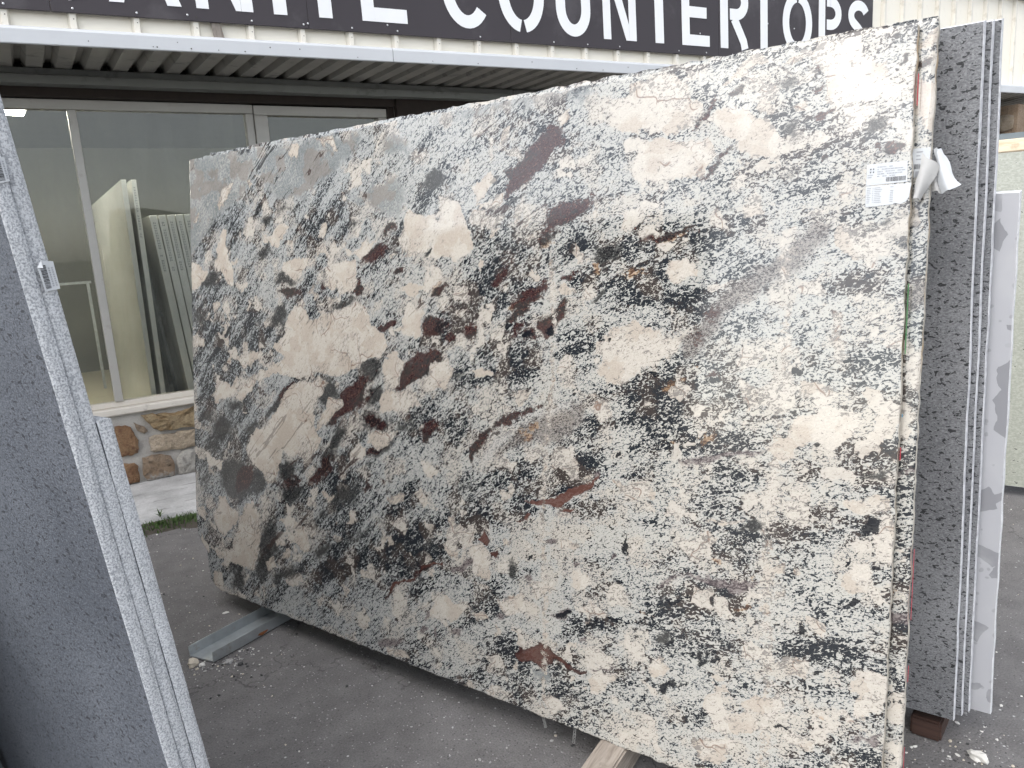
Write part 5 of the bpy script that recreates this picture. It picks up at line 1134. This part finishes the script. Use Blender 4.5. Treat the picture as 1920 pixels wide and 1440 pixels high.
# stickers on the edges of the left stack (end faces look towards the camera: local +x)
def end_sticker(parent, pts, y_off, seed):
    p0, p1, p2, p3 = [(y - y_off, z) for y, z in pts]; q1 = (p0[0] * .65 + p1[0] * .35, p0[1] * .65 + p1[1] * .35); q2 = (p0[0] * .75 + p3[0] * .25, p0[1] * .75 + p3[1] * .25); pl = [q1, p1, p2, p3, q2]
    Vs = [(0.0052, y, z) for y, z in pl] + [(0.0045, y, z) for y, z in pl] + [(0.012, q1[0] * .2 + q2[0] * .8 + .004, q2[1] - .002)]
    me = mesh('paper_label', Vs, [(0, 1, 2, 3, 4), (9, 8, 7, 6, 5)] + [(k, k + 5, (k + 1) % 5 + 5, (k + 1) % 5) for k in range(5)] + [(0, 4, 10)], MAT['paper']); o = link('paper_label', me, parent)
    y0, y1 = pts[3][0] - y_off, pts[2][0] - y_off; z0, z1 = pts[3][1], pts[0][1]; r3 = random.Random(seed); z = z0 + 0.004; Vs = []; Fs = []
    while z < z1 - 0.012:
        h = r3.choice((0.0006, 0.001, 0.0016)); b = len(Vs); Vs += [(0.0056, y0 + 0.002, z), (0.0056, y0 + 0.011, z), (0.0056, y0 + 0.011, z + h), (0.0056, y0 + 0.002, z + h)]; Fs.append((b, b + 1, b + 2, b + 3)); z += h + r3.choice((0.0006, 0.001))
    link('barcode', mesh('barcode', Vs, Fs, MAT['ink']), o); Vs = []; Fs = []; z = z0 + 0.006
    while z < z1 - 0.016:
        for q_ in range(2):
            b = len(Vs); Vs += [(0.0056, y0 + 0.0135 + q_ * 0.005, z), (0.0056, y0 + 0.016 + q_ * 0.005, z), (0.0056, y0 + 0.016 + q_ * 0.005, z + 0.0025), (0.0056, y0 + 0.0135 + q_ * 0.005, z + 0.0025)]; Fs.append((b, b + 1, b + 2, b + 3))
        z += 0.0036
    link('print', mesh('print', Vs, Fs, MAT['ink_grey']), o)
end_sticker(LS[1], [(0.0274, 1.5051), (0.0545, 1.4976), (0.0535, 1.4522), (0.0300, 1.4518)], 0.0262, 1)
end_sticker(LS[0], [(0.0100, 1.676), (0.0275, 1.664), (0.0255, 1.6295), (0.0086, 1.6271)], 0.0, 2)
# shreds of backing mesh hanging from the lower edge
for s_, L_2, an in ((1.052, 0.052, 0.0), (0.93, 0.042, -0.45)):
    R_ = []; k = 0
    while k < 12: R_.append((-0.005, -0.004 - k * L_2 / 12, 0.005, -0.0025 - k * L_2 / 12)); k += 1
    R_ += [(-0.005, -L_2, -0.0036, 0.004), (0.0036, -L_2, 0.005, 0.004)]
    M_ = Matrix.Translation((s_, 0.012, 0.0)) @ Matrix.Rotation(an, 4, 'Y') @ Matrix.Rotation(-LEAN, 4, 'X')
    bars(R_, 0.0, 'fibre', g1, 'mesh_shred', M=M_)

# ---------------------------------------------------------------- racks and bearers
def tube(p, q, r, segs=4):
    p, q = Vector(p), Vector(q); d = (q - p).normalized(); a_ = d.orthogonal().normalized() if abs(d.z) > 0.9 else d.cross(Vector((0, 0, 1))).normalized(); b_ = d.cross(a_)
    Vs = []
    for c_ in (p, q):
        for sx, sy in ((-1, -1), (1, -1), (1, 1), (-1, 1)): Vs.append(c_ + a_ * r * sx + b_ * r * sy)
    return Vs, [(0, 1, 5, 4), (1, 2, 6, 5), (2, 3, 7, 6), (3, 0, 4, 7), (3, 2, 1, 0), (4, 5, 6, 7)]
def rack(label, base, n0, n1, ntop, ztop, ss, mat='steel_blue', rail=True):
    """A-frames across the stack, tied by a top rail; n is measured from base across the rack, s along it"""
    root = thing('slab_rack', label, 'rack', tuple(base.xy) + (0,), group='steel slab racks')
    def pt(s, n, z): return -Uv * s + NH * n + Vector((0, 0, z))
    for s in ss:
        for nb in (n0, n1): Vs, Fs = tube(pt(s, nb, 0.055), pt(s, ntop + (0.018 if nb == n1 else -0.018), ztop - 0.03), 0.014); link('leg', mesh('leg', Vs, Fs, MAT[mat]), root)
        Vs, Fs = tube(pt(s, n0 - 0.05, 0.03), pt(s, n1 + 0.05, 0.03), 0.028); link('base_bar', mesh('base_bar', Vs, Fs, MAT[mat]), root)
    Vs, Fs = tube(pt(min(ss) - 0.1, ntop, ztop), pt(max(ss) + 0.1, ntop, ztop), 0.022); link('top_rail', mesh('top_rail', Vs, Fs, MAT[mat]), root); return root
rack('steel A-frame rack hidden between the patterned and the speckled grey slabs', A0, 0.22, 0.53, 0.355, 1.86, (-0.35, 0.55, 1.5))
rack('steel A-frame rack under the left foreground stack', LO, -0.50, -0.03, -0.235, 1.86, (-2.4, -1.6, -1.1))
rack('steel rack with dark top rail behind the pale green slab', GO, 0.10, 0.55, 0.335, 1.925, (-1.0, 0.2, 1.4))
def bearer(name, label, cat, s, n0, n1, w, z0, z1, mat, base=A0, bev=0.006, ang=0.0, endmat=None):
    M = Matrix.Identity(4); d = (NH * math.cos(ang) - Uv * math.sin(ang)).normalized(); x = Vector((0, 0, 1)).cross(d) * -1
    for i in range(3): M[i][0] = x[i]; M[i][1] = d[i]; M[i][2] = (0, 0, 1)[i]
    M.translation = Vector(tuple(base.xy) + (0,)) - Uv * s
    return tag(link(name, box_me(name, (-w / 2, n0, z0), (w / 2, n1, z1), MAT[mat], bev, 2), None, M=M), label, cat, 'bearers under the slabs')
bearer('timber_block', 'weathered grey timber bearer sticking out under the near end of the front granite slab', 'timber', 1.19, -0.19, 0.70, 0.088, 0.002, 0.098, 'timber_grey', ang=-0.1)
bearer('timber_block', 'dark brown timber block under the speckled grey slabs, asphalt around it', 'timber', 1.885, 0.632, 0.86, 0.085, 0.002, 0.066, 'timber_dark', ang=0.05)
bearer('timber_block', 'timber bearer deep under the far half of the front granite slab', 'timber', -0.30, 0.16, 0.80, 0.09, 0.002, 0.098, 'timber_grey')
for s_, w_ in ((-0.35, 'far'), (-2.2, 'middle')):
    bearer('timber_block', 'timber bearer under the left foreground stack, %s one' % w_, 'timber', s_, -0.1, 0.35, 0.09, 0.002, 0.097, 'timber_grey', LO)
bearer('timber_block', 'timber bearer under the pale green slab', 'timber', -0.4, -0.1, 0.3, 0.09, 0.002, 0.058, 'timber_grey', GO)
# galvanised channel lying on the asphalt, one end under the slab
ch = thing('steel_channel', 'galvanised steel channel lying on the asphalt, one end under the far half of granite slab', 'steel channel', (0.335, 3.065, 0.003))
dv = Vector((0.705 - 0.332, 3.235 - 3.065, 0)).normalized(); ch.rotation_euler = (0, 0, math.atan2(dv.y, dv.x))
prof = [(-0.066, 0.046), (-0.0635, 0.046), (-0.060, 0.006), (0.060, 0.006), (0.0635, 0.046), (0.066, 0.046), (0.064, 0.001), (-0.064, 0.001)]
Vs = []; Fs = []; nst = 16; n = len(prof)
for i in range(nst + 1):
    x = -0.01 + 0.60 * i / nst
    for (y, z) in prof: Vs.append((x + (0.02 if (i == 0 and y < 0) else 0), y + random.uniform(-.0008, .0008), z + random.uniform(-.0008, .0008) * (z > 0.01)))
for i in range(nst):
    for k in range(n): Fs.append((i * n + k, i * n + (k + 1) % n, (i + 1) * n + (k + 1) % n, (i + 1) * n + k))
Fs += [tuple(range(n))[::-1], tuple(nst * n + k for k in range(n))]
link('channel_body', mesh('channel_body', Vs, Fs, MAT['galvanised']), ch)
link('rust_patch', rock_me('rust_patch', 0.016, MAT['rust_metal'], 3, 2, 0.55), ch, (0.25, -0.0635, 0.010)).scale = (1.6, 0.25, 1.0)

# ---------------------------------------------------------------- slabs and light inside the shop
def inside(name, label, x, y0, y1, h, th, lean, face, edge, z=0.10, text=0):
    root = thing(name, label, 'slab', (x, y0, z), group='pale slabs standing inside the shop'); root.rotation_euler = (0, lean, 0)
    bm = bmesh.new(); Vs = [(0, 0, 0), (th, 0, 0), (th, y1 - y0, 0), (0, y1 - y0, 0), (0, 0, h), (th, 0, h), (th, y1 - y0, h), (0, y1 - y0, h)]; vv = [bm.verts.new(v) for v in Vs]
    for k, f in enumerate(((0, 3, 2, 1), (4, 5, 6, 7), (0, 1, 5, 4), (1, 2, 6, 5), (2, 3, 7, 6), (3, 0, 4, 7))): fc = bm.faces.new([vv[i] for i in f]); fc.material_index = 1 if k in (1, 2, 4) else 0
    bmesh.ops.bevel(bm, geom=bm.edges[:], offset=0.002, segments=1, affect='EDGES')
    link('stone_body', bm_mesh('stone_body', bm, [MAT[face], MAT[edge]]), root)
    if text:
        R_ = []; r4 = random.Random(text); zz = h - 0.06
        while zz > h - 0.42:
            if r4.random() < 0.85: R_ += [(th * .3, zz, th * .42, zz + 0.012), (th * .5, zz, th * .62, zz + 0.010)]
            zz -= 0.018
        bars(R_, -0.0015, 'ink_grey', root, 'print')
    return root
inside('quartz_slab', 'tall white slab inside the shop window, left one of the upright pair', 0.605, 6.15, 9.3, 2.01, 0.034, 0.012, 'inside_slab', 'inside_slab_edge')
inside('quartz_slab', 'tall white slab inside the shop window, right one of the upright pair', 0.672, 6.17, 9.2, 2.01, 0.034, 0.012, 'inside_slab', 'inside_slab_edge', text=3)
inside('granite_slab', 'dark grey slab inside the shop leaning between the white slabs', 0.80, 6.9, 9.6, 1.95, 0.03, -0.05, 'inside_grey', 'inside_grey')
inside('quartz_slab', 'pale grey slab standing far back inside the shop left of the white pair', 0.62, 8.6, 9.9, 1.55, 0.03, 0.0, 'inside_slab', 'inside_slab_edge')
for k, w_ in enumerate(('first', 'second', 'third', 'fourth', 'fifth')):
    inside('quartz_slab', 'white slab with printed edge inside the shop, %s from the left of the leaning stack' % w_, 0.90 + k * 0.058, 6.15, 9.0, 1.76, 0.05, -0.07, 'inside_slab', 'inside_slab_edge', text=10 + k)
irk = thing('slab_rack', 'steel rack with blue grey posts inside the shop beneath the printed white slabs', 'rack', (0.86, 6.6, 0.10), group='steel slab racks')
for z_ in (0.25, 1.0): link('rail', box_me('rail', (-0.24, 0, z_), (-0.002, 0.04, z_ + 0.04), MAT['steel_blue'], 0.003), irk)
Vs, Fs = tube((-0.13, 0.02, 1.7), (-0.0, 0.02, 0.0), 0.02); link('post', mesh('post', Vs, Fs, MAT['steel_blue']), irk)
brd = tag(link('floor_plank', box_me('floor_plank', (-0.1, 0, 0), (1.9, 0.12, 0.03), MAT['lintel_wood'], 0.004), None, (-0.6, 8.2, 0.104)), 'dark plank lying across the pale floor inside the shop', 'plank')
bar_ = tag(link('steel_bar', box_me('steel_bar', (-1.6, 0, 0), (0.55, 0.03, 0.03), MAT['galvanised'], 0.004), None, (0.0, 9.85, 1.30)), 'thin horizontal steel bar far back inside the shop', 'bar'); 
for x_ in (-1.5, 0.5): link('post', box_me('post', (x_, 0.002, -1.2), (x_ + 0.03, 0.028, 0.0), MAT['galvanised'], 0.002), bar_)
for k, (x_, y_, zl, rz) in enumerate(((-0.38, 7.60, 2.82, 1.5708), (4.6, 8.6, 2.93, 0), (-2.2, 9.4, 2.93, 0), (0.7, 6.06, 2.90, 1.5708))):  # last lamp is an unseen addition that brightens the slab edges behind the glass
    lm = thing('ceiling_light', ['lit fluorescent light near the top left corner of the shop window', 'lit fluorescent light deep inside the shop on the right', 'lit fluorescent light deep inside the shop on the left', 'lit fluorescent light just inside the shop above the window head'][k], 'light', (x_, y_, zl), group='fluorescent ceiling lights')
    lm.rotation_euler = (0, 0, rz)
    link('housing', box_me('housing', (-0.07, -0.55, -0.04), (0.07, 0.55, 0.018), MAT['white_metal'], 0.004), lm)
    for dx in (-0.035, 0.035): link('tube', box_me('tube', (dx - 0.014, -0.53, -0.07), (dx + 0.014, 0.53, -0.042), MAT['lamp'], 0.008, 2), lm)

# ---------------------------------------------------------------- small things on the ground
rr = random.Random(21)
def chip(label, x, y, r, mat, seed, flat=0.6, sub=2, sc=(1, 1, 1)):
    o = tag(link('stone_chip', rock_me('stone_chip', r, MAT[mat], seed, sub, flat), None, (x, y, r * flat * 0.6)), label, 'stone', 'loose stone chips on the asphalt'); o.scale = sc; return o
chip('pale tan stone chip against the free end of the steel channel', 0.299, 3.044, 0.021, 'chip_tan', 1, 0.9)
chip('small white chip beside the tan stone at the channel end', 0.328, 3.020, 0.013, 'chip_white', 2, 0.6)
chip('black and white speckled stone chip in front of the steel channel', 0.42, 2.975, 0.017, 'chip_grey', 3, 0.6)
chip('small black pebble in front of the steel channel', 0.455, 2.935, 0.011, 'chip_dark', 4, 0.5)
chip('white chunk of broken stone on the asphalt at the bottom right', 2.128, 1.02, 0.020, 'chip_white', 5, 0.8, 2, (0.8, 1.5, 1.1))
chip('flat white flake on the asphalt under the far end of the granite slab', 0.50, 3.42, 0.012, 'chip_white', 6, 0.4, 1, (1.6, 0.8, 1))
Vs = []; Fs = []; idx = []
base_me = []
for q_ in range(4):
    bm = bmesh.new(); bmesh.ops.create_icosphere(bm, subdivisions=1, radius=1.0); r5 = random.Random(q_)
    for v in bm.verts: v.co *= r5.uniform(0.6, 1.2)
    base_me.append(([v.co.copy() for v in bm.verts], [[v.index for v in f.verts] for f in bm.faces])); bm.free()
def scatter(n_, fx):
    for _ in range(n_):
        x, y = fx(); r_ = rr.choice((0.0015, 0.002, 0.0025, 0.003, 0.004, 0.006)) ; vs_, fs_ = base_me[rr.randrange(4)]; a_ = rr.uniform(0, 6.28); b = len(Vs); st_ = rr.uniform(0.7, 1.6)
        for v in vs_: xx, yy = v.x * st_ * r_, v.y * r_; Vs.append((x + xx * math.cos(a_) - yy * math.sin(a_), y + xx * math.sin(a_) + yy * math.cos(a_), v.z * r_ * 0.6 + r_ * 0.3))
        m_ = rr.choice((0, 0, 1, 2, 3, 3)); Fs.extend([[b + i for i in f] for f in fs_]); idx.extend([m_] * len(fs_))
scatter(500, lambda: (rr.uniform(0.1, 1.3), rr.uniform(1.4, 4.9))); scatter(500, lambda: (rr.uniform(1.9, 5.5), rr.uniform(-0.2, 2.6))); scatter(120, lambda: (0.4 + rr.gauss(0, 0.07), 2.98 + rr.gauss(0, 0.06))); scatter(160, lambda: (2.15 + rr.gauss(0, 0.12), 1.08 + rr.gauss(0, 0.10)))
gv = link('gravel', mesh('gravel', Vs, Fs, [MAT['chip_white'], MAT['chip_tan'], MAT['chip_dark'], MAT['chip_grey']], idx)); tag(gv, 'fine loose grit scattered over the asphalt', 'gravel', kind='stuff')
# weeds and dirt in the joint between apron and asphalt
nx, ny = 200, 22; Vs = []; Fs = []; X_, Y_ = np.meshgrid(np.linspace(-2.5, 3.5, nx + 1), np.linspace(4.45, 5.0, ny + 1), indexing='ij')
E_ = fbm(X_ * 5.0, Y_ * 9.0, 13) - 0.47; ed = np.clip((Y_ - 4.62 + E_ * 0.35) * 6, 0, 1)
Z_ = -0.004 + 0.012 * ed + 0.02 * E_ * ed + 0.008 * (Y_ > 4.93) * 0
Vs = np.stack([X_, Y_, Z_], -1).reshape(-1, 3)
for i in range(nx):
    for j in range(ny): q = i * (ny + 1) + j; Fs.append((q, q + ny + 1, q + ny + 2, q + 1))
tag(link('dirt', mesh('dirt', Vs, Fs, MAT['soil'], smooth=True)), 'dark soil washed into the joint along the concrete apron', 'dirt', kind='stuff')
Vs = []; Fs = []
def blade(x, y, h, w, a_, ln):
    b = len(Vs); cx, sy = math.cos(a_), math.sin(a_)
    for k, (f, ww) in enumerate(((0, 1), (0.5, 0.75), (1, 0.05))):
        for sgn in (-1, 1): Vs.append((x + cx * w * ww * sgn + -sy * ln * f * f, y + sy * w * ww * sgn + cx * ln * f * f, h * f * (1 - 0.25 * f) + 0.004))
    Fs.extend([(b, b + 1, b + 3, b + 2), (b + 2, b + 3, b + 5, b + 4)])
for _ in range(4200):
    x = rr.uniform(-0.3, 1.6); y = 4.80 + rr.gauss(0.02, 0.055)
    if rr.random() < 0.35 + 0.9 * (float(vnoise(np.array(x * 7), np.array(y * 5), 2)) - 0.35): blade(x, y, rr.uniform(0.015, 0.05), rr.uniform(0.002, 0.0045), rr.uniform(0, 6.28), rr.uniform(-.02, .02))
tag(link('moss', mesh('moss', Vs, Fs, MAT['moss'])), 'low green moss and grass along the edge of the concrete apron', 'moss', kind='stuff')
wd = thing('weed', 'small leafy weed growing from the edge of the concrete apron', 'weed', (0.43, 4.905, 0.03))
for k in range(7):
    a_ = k * 0.9; h = 0.03 + 0.012 * (k % 3); Vs = [(0, 0, 0), (0.012 * math.cos(a_ + .4), 0.012 * math.sin(a_ + .4), h * .6), (0.035 * math.cos(a_), 0.035 * math.sin(a_), h), (0.012 * math.cos(a_ - .4), 0.012 * math.sin(a_ - .4), h * .6)]
    link('leaf', mesh('leaf', Vs, [(0, 1, 2, 3)], MAT['moss']), wd)
